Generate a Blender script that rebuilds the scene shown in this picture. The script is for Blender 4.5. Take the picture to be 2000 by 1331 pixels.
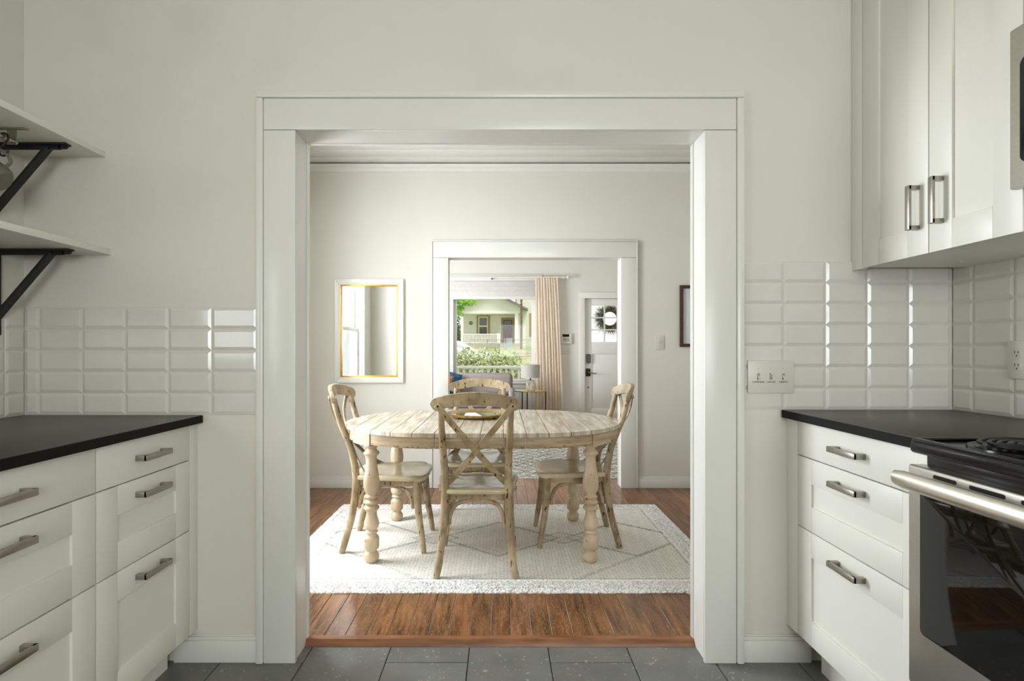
import bpy, bmesh, math, random
import numpy as np
from mathutils import Vector, Matrix
random.seed(7); rng = np.random.default_rng(7)
PI = math.pi
scene = bpy.context.scene
COL = scene.collection
for o in list(bpy.data.objects): bpy.data.objects.remove(o)

# ------------------------------------------------------------------ camera, sky, sun, daylight, exposure
H = 1.152
cam_d = bpy.data.cameras.new('camera'); cam = bpy.data.objects.new('camera', cam_d); COL.objects.link(cam)
cam.location = (0, 0, H); cam.rotation_euler = (PI/2, 0, 0)
cam_d.sensor_width = 36; cam_d.lens = 36*1090/2000; cam_d.shift_x = .011; cam_d.shift_y = .00975
cam_d.clip_start = .02; cam_d.clip_end = 300
scene.camera = cam
vs = scene.view_settings
vs.view_transform = 'Standard'; vs.look = 'None'; vs.gamma = 1; vs.use_curve_mapping = False; vs.exposure = 0.0

w = bpy.data.worlds.new('sky'); scene.world = w; w.use_nodes = True
bg = w.node_tree.nodes['Background']; bg.inputs['Color'].default_value = (.93, .97, 1, 1); bg.inputs['Strength'].default_value = 1.25
sd = bpy.data.lights.new('sun', 'SUN'); sun = bpy.data.objects.new('sun', sd); COL.objects.link(sun)
sd.energy = 3.2; sd.angle = .35; sd.color = (1, .96, .88)
sun.rotation_euler = Vector((-.25, .42, -.87)).to_track_quat('-Z', 'Y').to_euler(); sun.location = (10, -20, 30)

def area_light(name, loc, direc, sx, sz, power, col=(.96, 1, 1)):
    d = bpy.data.lights.new(name, 'AREA'); d.shape = 'RECTANGLE'; d.size = sx; d.size_y = sz; d.energy = power; d.color = col
    o = bpy.data.objects.new(name, d); COL.objects.link(o); o.location = loc
    o.rotation_euler = Vector(direc).to_track_quat('-Z', 'Y').to_euler()
    return o
# daylight at the dining and kitchen side windows; rear and living are added fill
area_light('daylight_dining', (-1.82, 3.07, 1.40), (1, .0, -.18), .92, 1.72, 106, (.88, .93, 1))
area_light('daylight_kitchen_side', (-1.90, .30, 1.58), (1, 0, -.03), 1.05, 1.00, 19)
area_light('fill_kitchen_rear', (.75, -2.78, 1.55), (-.1, 1, -.03), 1.70, 1.30, 102)  # fill added behind the camera to brighten the kitchen
area_light('fill_living', (-2.84, 7.0, 1.45), (1, 0, -.03), 1.70, 1.60, 290, (.87, .92, 1))  # fill added out of view to brighten the living room

# ------------------------------------------------------------------ helpers
def srgb(c):
    out = []
    for v in c[:3]:
        v /= 255.0
        out.append(v/12.92 if v <= .04045 else ((v+.055)/1.055)**2.4)
    return tuple(out)+(1.0,)

def M(name, col, rough=.5, metal=0., var=.05, scale=6., bump=0., bscale=80., coat=0., stretch=(1, 1, 1), col2=None, rnd=0., spec=.5):
    m = bpy.data.materials.new(name); m.use_nodes = True
    nt = m.node_tree; N = nt.nodes; L = nt.links; b = N['Principled BSDF']
    tc = N.new('ShaderNodeTexCoord'); mp = N.new('ShaderNodeMapping'); mp.inputs['Scale'].default_value = stretch
    L.new(tc.outputs['Object'], mp.inputs['Vector'])
    vec = mp.outputs['Vector']
    if rnd:
        oi = N.new('ShaderNodeObjectInfo'); ad = N.new('ShaderNodeVectorMath'); ad.operation = 'ADD'
        mu = N.new('ShaderNodeMath'); mu.operation = 'MULTIPLY'; mu.inputs[1].default_value = 37.
        L.new(oi.outputs['Random'], mu.inputs[0]); L.new(mu.outputs[0], ad.inputs[1]); L.new(vec, ad.inputs[0]); vec = ad.outputs[0]
    ns = N.new('ShaderNodeTexNoise'); ns.inputs['Scale'].default_value = scale; ns.inputs['Detail'].default_value = 5
    L.new(vec, ns.inputs['Vector'])
    c = srgb(col); c2 = srgb(col2) if col2 else None
    r = N.new('ShaderNodeValToRGB')
    r.color_ramp.elements[0].position = .3; r.color_ramp.elements[1].position = .7
    r.color_ramp.elements[0].color = tuple(max(0, v*(1-var)) for v in c[:3])+(1,)
    r.color_ramp.elements[1].color = c2 if c2 else tuple(min(1, v*(1+var)) for v in c[:3])+(1,)
    L.new(ns.outputs['Fac'], r.inputs['Fac'])
    out = r.outputs['Color']
    if rnd:
        hs = N.new('ShaderNodeHueSaturation'); mr = N.new('ShaderNodeMapRange')
        mr.inputs['To Min'].default_value = 1-rnd; mr.inputs['To Max'].default_value = 1+rnd
        L.new(oi.outputs['Random'], mr.inputs['Value']); L.new(mr.outputs['Result'], hs.inputs['Value']); L.new(out, hs.inputs['Color']); out = hs.outputs['Color']
    L.new(out, b.inputs['Base Color'])
    b.inputs['Roughness'].default_value = rough; b.inputs['Metallic'].default_value = metal
    b.inputs['Specular IOR Level'].default_value = spec
    if coat:
        b.inputs['Coat Weight'].default_value = coat; b.inputs['Coat Roughness'].default_value = .12
    if bump:
        n2 = N.new('ShaderNodeTexNoise'); n2.inputs['Scale'].default_value = bscale; n2.inputs['Detail'].default_value = 4
        L.new(vec, n2.inputs['Vector'])
        bp = N.new('ShaderNodeBump'); bp.inputs['Strength'].default_value = bump; bp.inputs['Distance'].default_value = .01
        L.new(n2.outputs['Fac'], bp.inputs['Height']); L.new(bp.outputs['Normal'], b.inputs['Normal'])
    m['vec'] = 1
    m_info[name] = (nt, b, out, vec)
    return m
m_info = {}

def overlay(name, col, scale, lo, hi, stretch=(1, 1, 1), detail=4., amount=1., rough=None):
    """mixes patches of another colour over a material where a stretched noise exceeds a threshold (chips, cracks, flecks)"""
    nt, b, out, vec = m_info[name]; N = nt.nodes; L = nt.links
    mp = N.new('ShaderNodeMapping'); mp.inputs['Scale'].default_value = stretch; L.new(vec, mp.inputs['Vector'])
    ns = N.new('ShaderNodeTexNoise'); ns.inputs['Scale'].default_value = scale; ns.inputs['Detail'].default_value = detail
    L.new(mp.outputs['Vector'], ns.inputs['Vector'])
    mr = N.new('ShaderNodeMapRange'); mr.inputs['From Min'].default_value = lo; mr.inputs['From Max'].default_value = hi
    mr.inputs['To Max'].default_value = amount; L.new(ns.outputs['Fac'], mr.inputs['Value'])
    mx = N.new('ShaderNodeMix'); mx.data_type = 'RGBA'
    L.new(mr.outputs['Result'], mx.inputs['Factor']); L.new(out, mx.inputs['A']); mx.inputs['B'].default_value = srgb(col)
    L.new(mx.outputs['Result'], b.inputs['Base Color'])
    if rough is not None:
        m2 = N.new('ShaderNodeMapRange'); m2.inputs['To Min'].default_value = b.inputs['Roughness'].default_value; m2.inputs['To Max'].default_value = rough
        L.new(mr.outputs['Result'], m2.inputs['Value']); L.new(m2.outputs['Result'], b.inputs['Roughness'])
    m_info[name] = (nt, b, mx.outputs['Result'], vec)

def vcol_mat(name, rough=.9, bump=.5, bscale=220, var=.12):
    m = M(name, (255, 255, 255), rough, var=var, scale=120, bump=bump, bscale=bscale, spec=.1)
    nt, b, out, vec = m_info[name]; N = nt.nodes; L = nt.links
    a = N.new('ShaderNodeVertexColor'); a.layer_name = 'pattern'
    mx = N.new('ShaderNodeMix'); mx.data_type = 'RGBA'; mx.blend_type = 'MULTIPLY'; mx.inputs['Factor'].default_value = 1
    L.new(a.outputs['Color'], mx.inputs['A']); L.new(out, mx.inputs['B']); L.new(mx.outputs['Result'], b.inputs['Base Color'])
    return m

def thin_glass(name, tint=(247, 247, 247), gloss=1.12):
    m = bpy.data.materials.new(name); m.use_nodes = True; nt = m.node_tree; N = nt.nodes; L = nt.links
    N.remove(N['Principled BSDF']); out = N['Material Output']
    t = N.new('ShaderNodeBsdfTransparent'); g = N.new('ShaderNodeBsdfGlossy'); g.inputs['Roughness'].default_value = .02
    ns = N.new('ShaderNodeTexNoise'); ns.inputs['Scale'].default_value = 3.
    r = N.new('ShaderNodeValToRGB'); r.color_ramp.elements[0].color = srgb(tint); r.color_ramp.elements[1].color = srgb(tuple(min(255, v+6) for v in tint))
    L.new(ns.outputs['Fac'], r.inputs['Fac']); L.new(r.outputs['Color'], t.inputs['Color'])
    lw_ = N.new('ShaderNodeLayerWeight'); pw_ = N.new('ShaderNodeMath'); pw_.operation = 'POWER'; pw_.inputs[1].default_value = 5
    L.new(lw_.outputs['Facing'], pw_.inputs[0]); f = N.new('ShaderNodeMath'); f.operation = 'MULTIPLY_ADD'; f.inputs[1].default_value = .3; f.inputs[2].default_value = .008
    L.new(pw_.outputs[0], f.inputs[0])
    mx = N.new('ShaderNodeMixShader'); L.new(f.outputs[0], mx.inputs[0]); L.new(t.outputs[0], mx.inputs[1]); L.new(g.outputs[0], mx.inputs[2]); L.new(mx.outputs[0], out.inputs[0])
    return m

def sheer(name, col, transl=.5, clear=.25):
    m = M(name, col, .9, var=.04, scale=30, spec=.05)
    nt, b, out, vec = m_info[name]; N = nt.nodes; L = nt.links
    t = N.new('ShaderNodeBsdfTranslucent'); L.new(out, t.inputs['Color'])
    tp = N.new('ShaderNodeBsdfTransparent')
    mx = N.new('ShaderNodeMixShader'); mx.inputs[0].default_value = transl; L.new(b.outputs[0], mx.inputs[1]); L.new(t.outputs[0], mx.inputs[2])
    m2 = N.new('ShaderNodeMixShader'); m2.inputs[0].default_value = clear; L.new(mx.outputs[0], m2.inputs[1]); L.new(tp.outputs[0], m2.inputs[2])
    L.new(m2.outputs[0], N['Material Output'].inputs[0])
    return m

# ---- materials
WALL = M('wall_paint', (216, 213, 203), .75, var=.015, scale=3, bump=.05, bscale=120)
overlay('wall_paint', (196, 190, 176), 2.2, .62, .85, amount=.35)
CEIL = M('ceiling_paint', (222, 220, 212), .6, var=.02, scale=4, bump=.06, bscale=60)
TRIM = M('trim_gloss', (222, 221, 213), .28, var=.012, scale=4, bump=.03, bscale=40)
CAB = M('cabinet_lacquer', (226, 224, 213), .38, var=.008, scale=5)
TILEM = M('glazed_tile', (214, 212, 203), .10, var=.02, scale=9, bump=.03, bscale=14, rnd=.015)
GROUT = M('grout', (206, 203, 193), .85, var=.05, scale=40)
NICKEL = M('brushed_nickel', (165, 160, 150), .32, 1., var=.08, scale=40, stretch=(1, 12, 1))
STEEL = M('stainless', (200, 197, 188), .30, 1., var=.05, scale=30, stretch=(1, 1, 14))
STEELH = M('stainless_handle', (214, 210, 200), .28, 1., var=.04, scale=30, stretch=(1, .2, 8))
COUNTER = M('dark_laminate', (62, 58, 51), .40, var=.12, scale=45, bump=.02, bscale=150)
CEDGE = M('counter_edge', (17, 15, 12), .6, var=.3, scale=30, stretch=(1, .3, 2), spec=.15)
BLACK = M('black_enamel', (8, 8, 8), .2, var=.2, scale=20, spec=.35)
BLACKG = M('oven_glass', (7, 7, 7), .03, var=.1, scale=8, spec=.32)
BLACKM = M('black_iron', (16, 16, 15), .55, var=.3, scale=50, bump=.1)
DARK = M('shadow_gap', (20, 19, 17), .8, var=.1)
COIL = M('burner_coil', (38, 37, 36), .4, .6, var=.2, scale=60)
SLATE = M('slate_tile', (110, 110, 105), .42, var=.14, scale=7, bump=.08, bscale=30, rnd=.05)
overlay('slate_tile', (176, 174, 164), 60, .645, .68, amount=.6)
SLATEG = M('slate_grout', (42, 41, 38), .9, var=.1, scale=50)
OAK = M('floor_oak', (96, 62, 34), .28, var=.42, scale=5, stretch=(9, 1, 1), rnd=.2, col2=(146, 98, 58), bump=.05, bscale=40)
overlay('floor_oak', (52, 28, 15), 14, .58, .75, stretch=(5, .5, 1), amount=.6)
overlay('floor_oak', (206, 172, 132), 60, .60, .65, stretch=(1.5, .55, 1), amount=.65, rough=.5)
THRESH = M('threshold_oak', (126, 80, 50), .4, var=.25, scale=6, stretch=(1, 9, 9), col2=(156, 104, 68))
CREAM = M('distressed_cream', (148, 127, 94), .42, var=.24, scale=9, col2=(186, 166, 131), rnd=.04, bump=.12, bscale=70)
overlay('distressed_cream', (112, 84, 54), 26, .57, .70, stretch=(1.6, 1.6, .5), amount=.7)
overlay('distressed_cream', (64, 38, 20), 40, .635, .66, stretch=(1.5, 1.5, .5))
SEATM = M('seat_paint', (190, 174, 142), .14, var=.1, scale=5, col2=(212, 198, 164), rnd=.03, bump=.02, bscale=25)
overlay('seat_paint', (104, 62, 34), 20, .70, .73)
LEGM = M('leg_paint', (194, 170, 138), .4, var=.12, scale=8, col2=(214, 194, 164), bump=.06, bscale=50)
overlay('leg_paint', (62, 40, 22), 30, .66, .675, stretch=(1.2, 1.2, .4))
PLANKM = M('table_plank', (176, 158, 132), .24, var=.2, scale=4, stretch=(10, 1, 1), rnd=.16, col2=(224, 214, 192), bump=.22, bscale=22)
overlay('table_plank', (124, 96, 70), 11, .56, .70, stretch=(3, .6, 1), amount=.6)
APRONM = M('table_apron', (154, 132, 98), .4, var=.2, scale=7, stretch=(.6, .6, 7), col2=(188, 168, 134), bump=.1, bscale=40)
overlay('table_apron', (120, 62, 34), 18, .64, .69, stretch=(1, 1, 1.5))
RUST = M('chipped_edge', (132, 74, 44), .6, var=.4, scale=40, col2=(176, 150, 108))
GOLD = M('gilt', (190, 146, 62), .3, 1., var=.15, scale=30)
MIRROR = M('mirror_glass', (240, 242, 240), .01, 1., var=.005)
BRASS = M('aged_brass', (196, 168, 98), .25, 1., var=.2, scale=12)
GLASS = thin_glass('window_glass')
DOORGLASS = thin_glass('door_glass', (244, 244, 240))
WHITEP = M('white_plastic', (210, 207, 196), .35, var=.01)
INK = M('black_ink', (26, 25, 23), .7, var=.1)
WOODF = M('walnut_frame', (74, 36, 20), .4, var=.3, scale=6, stretch=(1, 1, 6))
PAPER = M('picture_mat', (206, 212, 214), .6, var=.02)
SOFA = M('mauve_upholstery', (148, 137, 134), .95, var=.08, scale=30, bump=.2, bscale=200, spec=.1)
BLUE = M('blue_fabric', (30, 78, 122), .9, var=.35, scale=22, col2=(60, 116, 158), spec=.1)
ORANGE = M('terracotta_fabric', (196, 122, 78), .9, var=.15, scale=22, spec=.1)
SHADE = sheer('lamp_shade_linen', (196, 192, 184), .3, 0.)
LAMPB = M('carved_lamp_base', (104, 86, 66), .7, var=.4, scale=40, stretch=(2, 2, .35), col2=(224, 214, 198), bump=.6, bscale=40)
CURT = sheer('sheer_blush_curtain', (252, 243, 231), .6, .1)
BLIND = sheer('white_blind', (232, 230, 224), .35, 0.)
GREYC = M('mug_glaze', (106, 100, 90), .35, var=.06, scale=14)
LEAF = M('leaf_light', (156, 180, 108), .55, var=.5, scale=9, col2=(226, 234, 180))
LEAFB = M('leaf_bright', (104, 176, 50), .5, var=.3, scale=2, col2=(170, 222, 90))
LEAFD = M('leaf_dark', (58, 92, 42), .6, var=.4, scale=1.5, col2=(104, 138, 74))
TWIG = M('twig', (92, 78, 56), .9, var=.3, scale=20)
BARK = M('mottled_bark', (70, 56, 42), .9, var=.5, scale=9, col2=(150, 132, 108), bump=.5, bscale=20)
GRASS = M('grass', (150, 164, 104), .9, var=.3, scale=3, col2=(196, 198, 150))
ROAD = M('asphalt', (140, 138, 132), .9, var=.1, scale=6)
CONC = M('concrete', (186, 178, 162), .9, var=.12, scale=5)
SIDING = M('pale_green_siding', (230, 232, 216), .7, var=.03, scale=2)
HTRIM = M('house_white_trim', (236, 238, 226), .6, var=.03, scale=4)
TAN = M('tan_trim', (164, 146, 92), .7, var=.08, scale=4)
BROWN = M('brown_door', (92, 52, 40), .5, var=.2, scale=4, stretch=(4, 4, 1))
PANE = M('dark_pane', (90, 92, 90), .08, var=.4, scale=1.2, spec=.9)
ROOFM = M('roof_shingle', (128, 120, 106), .9, var=.2, scale=8)
CARP = M('car_white', (238, 240, 240), .2, var=.01, coat=.6)
TYRE = M('tyre', (24, 24, 24), .8, var=.2)
GALV = M('galvanised', (176, 178, 174), .5, .6, var=.1)
WREATH = M('wreath_green', (96, 104, 84), .9, var=.4, scale=20, col2=(160, 164, 146))
BIN = M('grey_blue_bin', (168, 182, 190), .6, var=.05)
RUGM = vcol_mat('rug_wool', bump=.15, var=.05); RUG2M = vcol_mat('living_rug_wool', bump=.7, bscale=160)

# siding: horizontal lap relief on far walls
def lap(name, pitch):
    nt, b, out, vec = m_info[name]; N = nt.nodes; L = nt.links
    wv = N.new('ShaderNodeTexWave'); wv.wave_type = 'BANDS'; wv.bands_direction = 'Z'; wv.wave_profile = 'SAW'; wv.inputs['Scale'].default_value = .314/pitch
    L.new(vec, wv.inputs['Vector'])
    bp = N.new('ShaderNodeBump'); bp.inputs['Strength'].default_value = .8; bp.inputs['Distance'].default_value = .03
    L.new(wv.outputs['Fac'], bp.inputs['Height']); L.new(bp.outputs['Normal'], b.inputs['Normal'])
lap('pale_green_siding', .18)

# ---- mesh building
WORG = {}
def tag(o, label=None, cat=None, group=None, kind=None):
    if label: o['label'] = label
    if cat: o['category'] = cat
    if group: o['group'] = group
    if kind: o['kind'] = kind
    return o
def thing(name, loc, label, cat, group=None, kind=None):
    o = bpy.data.objects.new(name, None); COL.objects.link(o); o.location = loc; o.empty_display_size = .1
    WORG[o] = Vector(loc); return tag(o, label, cat, group, kind)

def catmull(pts, n=6, closed=False):
    P = [Vector(p) for p in pts]; out = []; m = len(P)
    segs = m if closed else m-1
    for i in range(segs):
        if closed: a, b, c, d = P[(i-1) % m], P[i], P[(i+1) % m], P[(i+2) % m]
        else: a, b, c, d = P[max(i-1, 0)], P[i], P[i+1], P[min(i+2, m-1)]
        for k in range(n):
            t = k/n
            out.append(.5*((2*b)+(c-a)*t+(2*a-5*b+4*c-d)*t*t+(3*b-a-3*c+d)*t**3))
    if not closed: out.append(P[-1])
    return out

class MB:
    def __init__(s): s.v = []; s.f = []
    def add(s, v, f):
        k = len(s.v); s.v += [tuple(p) for p in v]; s.f += [tuple(i+k for i in q) for q in f]; return s
    def box(s, x0, x1, y0, y1, z0, z1):
        v = [(x0, y0, z0), (x1, y0, z0), (x1, y1, z0), (x0, y1, z0), (x0, y0, z1), (x1, y0, z1), (x1, y1, z1), (x0, y1, z1)]
        return s.add(v, [(3, 2, 1, 0), (4, 5, 6, 7), (0, 1, 5, 4), (1, 2, 6, 5), (2, 3, 7, 6), (3, 0, 4, 7)])
    def tube(s, pts, rad, n=10, squash=None):
        P = [Vector(p) for p in pts]; R = rad if isinstance(rad, (list, tuple)) else [rad]*len(P)
        if len(R) != len(P): R = list(np.interp(np.linspace(0, 1, len(P)), np.linspace(0, 1, len(R)), R))
        t0 = (P[1]-P[0]).normalized(); u = t0.orthogonal().normalized()
        V = []; F = []
        for i, p in enumerate(P):
            t = (P[min(i+1, len(P)-1)]-P[max(i-1, 0)]).normalized()
            u = (u-t*u.dot(t)).normalized(); b = t.cross(u)
            for k in range(n):
                a = 2*PI*k/n; V.append(p+(u*math.cos(a)+b*math.sin(a))*R[i])
        for i in range(len(P)-1):
            for k in range(n):
                F.append((i*n+k, i*n+(k+1) % n, (i+1)*n+(k+1) % n, (i+1)*n+k))
        F.append(tuple(range(n-1, -1, -1))); F.append(tuple((len(P)-1)*n+k for k in range(n)))
        return s.add(V, F)
    def ribbon(s, pts, nor, width, th):
        P = [Vector(p) for p in pts]; Nn = [Vector(q).normalized() for q in nor]; V = []; F = []
        for i, p in enumerate(P):
            t = (P[min(i+1, len(P)-1)]-P[max(i-1, 0)]).normalized(); n = (Nn[i]-t*Nn[i].dot(t)).normalized(); ww = t.cross(n)
            wd = width[i] if isinstance(width, list) else width
            for a, b in ((1, 1), (-1, 1), (-1, -1), (1, -1)): V.append(p+ww*a*wd/2+n*b*th/2)
        for i in range(len(P)-1):
            for k in range(4): F.append((i*4+k, i*4+(k+1) % 4, (i+1)*4+(k+1) % 4, (i+1)*4+k))
        m = (len(P)-1)*4; F += [(3, 2, 1, 0), (m, m+1, m+2, m+3)]
        return s.add(V, F)
    def lathe(s, prof, c=(0, 0, 0), n=24, axis='Z'):
        V = []; F = []
        for r, z in prof:
            for k in range(n):
                a = 2*PI*k/n; p = (r*math.cos(a), r*math.sin(a), z)
                if axis == 'Y': p = (p[0], p[2], p[1])
                if axis == 'X': p = (p[2], p[0], p[1])
                V.append((p[0]+c[0], p[1]+c[1], p[2]+c[2]))
        for i in range(len(prof)-1):
            for k in range(n): F.append((i*n+k, i*n+(k+1) % n, (i+1)*n+(k+1) % n, (i+1)*n+k))
        F.append(tuple(range(n-1, -1, -1))); F.append(tuple((len(prof)-1)*n+k for k in range(n)))
        return s.add(V, F)
    def prism(s, poly, a0, a1, axis='Z'):
        n = len(poly); V = []
        for a in (a0, a1):
            for p, q in poly: V.append({'Z': (p, q, a), 'Y': (p, a, q), 'X': (a, p, q)}[axis])
        F = [tuple(range(n-1, -1, -1)), tuple(range(n, 2*n))]+[(k, (k+1) % n, n+(k+1) % n, n+k) for k in range(n)]
        return s.add(V, F)
    def mesh(s, name, bevel=0., seg=2, off=Vector((0, 0, 0)), sharp=38):
        me = bpy.data.meshes.new(name)
        me.from_pydata([(x-off.x, y-off.y, z-off.z) for x, y, z in s.v], [], s.f)
        bm = bmesh.new(); bm.from_mesh(me)
        bmesh.ops.recalc_face_normals(bm, faces=bm.faces)
        if bevel:
            e = [q for q in bm.edges if len(q.link_faces) == 2 and q.calc_face_angle(0) > .6]
            bmesh.ops.bevel(bm, geom=e, offset=bevel, segments=seg, profile=.5, affect='EDGES', clamp_overlap=True)
        for q in bm.faces: q.smooth = True
        bm.to_mesh(me); bm.free(); me.set_sharp_from_angle(angle=math.radians(sharp)); return me
    def build(s, name, mat, parent=None, bevel=0., label=None, cat=None, group=None, kind=None, seg=2, sharp=38):
        if parent is not None: org = WORG[parent]; loc = Vector((0, 0, 0))
        elif kind == 'structure': org = loc = Vector((0, 0, 0))
        else:
            A = np.array(s.v); loc = org = Vector(((A[:, 0].min()+A[:, 0].max())/2, (A[:, 1].min()+A[:, 1].max())/2, A[:, 2].min()))
        me = s.mesh(name, bevel, seg, org, sharp); me.materials.append(mat)
        o = bpy.data.objects.new(name, me); COL.objects.link(o); o.parent = parent; o.location = loc; WORG[o] = org
        return tag(o, label, cat, group, kind)

def B(*a): return MB().box(*a)
def copy_tree(o, parent=None):
    c = o.copy(); COL.objects.link(c); c.parent = parent
    for ch in o.children: copy_tree(ch, c)
    return c
def at(px, py, Y): return (px-978)*Y/1090, H-(py-685)*Y/1090
def rrect(x0, x1, z0, z1, r, n=6):
    out = []
    for cx, cz, a0 in ((x1-r, z1-r, 0), (x0+r, z1-r, PI/2), (x0+r, z0+r, PI), (x1-r, z0+r, 1.5*PI)):
        for k in range(n+1):
            a = a0+PI/2*k/n; out.append((cx+r*math.cos(a), cz+r*math.sin(a)))
    return out
def text_mesh(body, size):
    c = bpy.data.curves.new('lettering', 'FONT'); c.body = body; c.size = size; c.align_x = 'CENTER'; c.align_y = 'CENTER'; c.extrude = .0002; c.resolution_u = 2
    o = bpy.data.objects.new('lettering_tmp', c); COL.objects.link(o)
    bpy.context.view_layer.update()
    me = bpy.data.meshes.new_from_object(o.evaluated_get(bpy.context.evaluated_depsgraph_get()))
    bpy.data.objects.remove(o); me.materials.clear(); me.materials.append(INK); return me

# ================================================================== THE SETTING
WK = 2.072                       # kitchen face of the wall between kitchen and dining room
KX0, KX1 = -1.77, 1.68           # kitchen side walls
DX0, DX1 = -1.63, 2.15           # dining side walls
W2 = 4.61                        # dining face of the wall to the living room
W2B = 4.71
LX0, LX1 = -2.60, 2.85           # living side walls
W3 = 9.30                        # front wall
CZ = 2.70
DF = .018                        # dining/living floor level
ox0, ox1, oz = -.762, .757, 1.967          # kitchen opening
qx0, qx1, qz = -.436, .994, 1.918          # living opening

def S(name, mb, mat, label, cat='wall', bevel=0.): return mb.build(name, mat, None, bevel, label, cat, None, 'structure')

wall_divider = S('wall_divider', B(-1.85, ox0-.01, WK, 2.197, 0, CZ).box(ox1+.01, 2.4, WK, 2.197, 0, CZ).box(ox0-.01, ox1+.01, WK, 2.197, oz+.01, CZ), WALL,
  'off-white painted kitchen wall with the wide cased opening to the dining room')
def window_wall(name, axis, a0, a1, w0, w1, z0, z1, c0, c1, label, mat=WALL):
    """wall slab with one window hole; axis 'X' = wall runs along Y at x in c0..c1, axis 'Y' = runs along X"""
    m = MB()
    for p0, p1, q0, q1 in ((a0, w0, -.3, CZ), (w1, a1, -.3, CZ), (w0, w1, -.3, z0), (w0, w1, z1, CZ)):
        if axis == 'X': m.box(c0, c1, p0, p1, q0, q1)
        else: m.box(p0, p1, c0, c1, q0, q1)
    return S(name, m, mat, label)
wall_left = window_wall('wall_left', 'X', -2.6, WK, -.25, .85, 1.06, 2.10, -1.85, KX0, 'off-white kitchen wall carrying the open shelves above the dark worktop')
wall_right = S('wall_right', B(KX1, KX1+.15, -2.6, WK, 0, CZ), WALL, 'off-white kitchen wall behind the range and wall cabinets')
wall_rear = window_wall('wall_rear', 'Y', -1.92, KX1+.15, -.10, 1.60, .90, 2.20, -2.72, -2.6, 'off-white kitchen wall facing the cased opening')  # window hole added for the rear fill light
wall_dining_left = window_wall('wall_dining_left', 'X', 2.197, W2, 2.60, 3.56, .52, 2.27, -1.78, DX0, 'off-white dining room wall with the tall sash window')
wall_dining_right = S('wall_dining_right', B(DX1, DX1+.15, 2.197, W2, 0, CZ), WALL, 'plain off-white dining room wall beside the framed picture')
wall_living = S('wall_living', B(-2.75, qx0-.008, W2, W2B, 0, CZ+.1).box(qx1+.008, 3.0, W2, W2B, 0, CZ+.1).box(qx0-.008, qx1+.008, W2, W2B, qz+.008, CZ+.1), WALL,
  'off-white dining wall with the mirror and the smaller cased opening to the living room')
wall_living_left = window_wall('wall_living_left', 'X', W2B, W3+.14, 6.15, 7.85, .65, 2.25, -2.75, LX0, 'off-white living room side wall with an added window opening')  # window hole added for the living room fill light
wall_living_right = S('wall_living_right', B(LX1, LX1+.15, W2B, W3+.14, 0, CZ+.1), WALL, 'plain off-white living room side wall near the front door')
wx0, wx1, wz0, wz1 = -.80, .58, .63, 2.30        # front window hole
dx0, dx1, dz1 = 1.40, 2.29, 2.02                 # front door
m = MB()
for b in ((-2.75, wx0, 0, CZ+.1), (wx0, wx1, -.3, wz0), (wx0, wx1, wz1, CZ+.1), (wx1, dx0, 0, CZ+.1), (dx0, dx1, dz1, CZ+.1), (dx1, 3.0, 0, CZ+.1)):
    m.box(b[0], b[1], W3, W3+.14, b[2], b[3])
wall_front = S('wall_front', m, WALL, 'off-white living room wall holding the street window and front door')
brd = None
for i in range(15):               # board wainscot below the front window
    x = wx0+.02+i*.1
    o = B(x+.002, x+.098, W3-.008, W3, .12, wz0-.04).build('board', TRIM, wall_front, .002)

ceiling = S('ceiling', B(-2.0, 2.4, -2.75, 2.13, CZ+.02, CZ+.14).box(-2.0, 2.4, 2.13, W2, CZ+.02, CZ+.14), CEIL, 'painted ceiling over kitchen and dining room with boards above the table', 'ceiling')
for i in range(15):
    y0 = 2.197+i*.161
    B(DX0, DX1, y0+.004, min(y0+.157, W2-.004), CZ-.004, CZ+.02).build('ceiling_board', CEIL, ceiling, .003)
S('ceiling_living', B(LX0-.15, LX1+.15, W2, W3+.14, CZ+.1, CZ+.22), CEIL, 'plain white living room ceiling', 'ceiling')

# kitchen floor: 12 x 24 inch slate tiles, laid lengthwise with half offset
floor = S('floor', B(-1.92, 1.83, -2.72, 2.168, -.06, -.004), SLATEG, 'dark grey tiled kitchen floor in a staggered pattern', 'floor')
tw, tl = .3015, .606
def tile_mesh(wd, ln, h, mat, bev=.0015):
    mb = B(-wd/2, wd/2, -ln/2, ln/2, -h, 0); me = mb.mesh('tile', bev, 1); me.materials.append(mat); return me
tcache = {}
for i in range(-4, 9):
    X = -.73+.3045*i; xa = max(X+.0015, -1.77); xb = min(X+.303, 1.68)
    if xb-xa < .02: continue
    j0 = 2.06 if i % 2 else 1.757
    ys = [j0+.609*k for k in range(-9, 3)]
    for y in ys:
        ya = max(y+.0015, -2.6); yb = min(y+.6075, 2.167)
        if yb-ya < .01: continue
        key = (round(xb-xa, 3), round(yb-ya, 3))
        if key not in tcache: tcache[key] = tile_mesh(key[0], key[1], .01, SLATE)
        o = bpy.data.objects.new('floor_tile', tcache[key]); COL.objects.link(o); o.parent = floor; o.location = ((xa+xb)/2, (ya+yb)/2, 0)
S('trim_1', MB().prism([(2.168, -.004), (2.213, -.004), (2.213, DF+.004), (2.200, DF+.005), (2.186, DF+.004), (2.170, .006)], ox0+.001, ox1-.001, 'X'), THRESH, 'reddish wooden threshold strip between slate tiles and oak boards', 'threshold')
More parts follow.
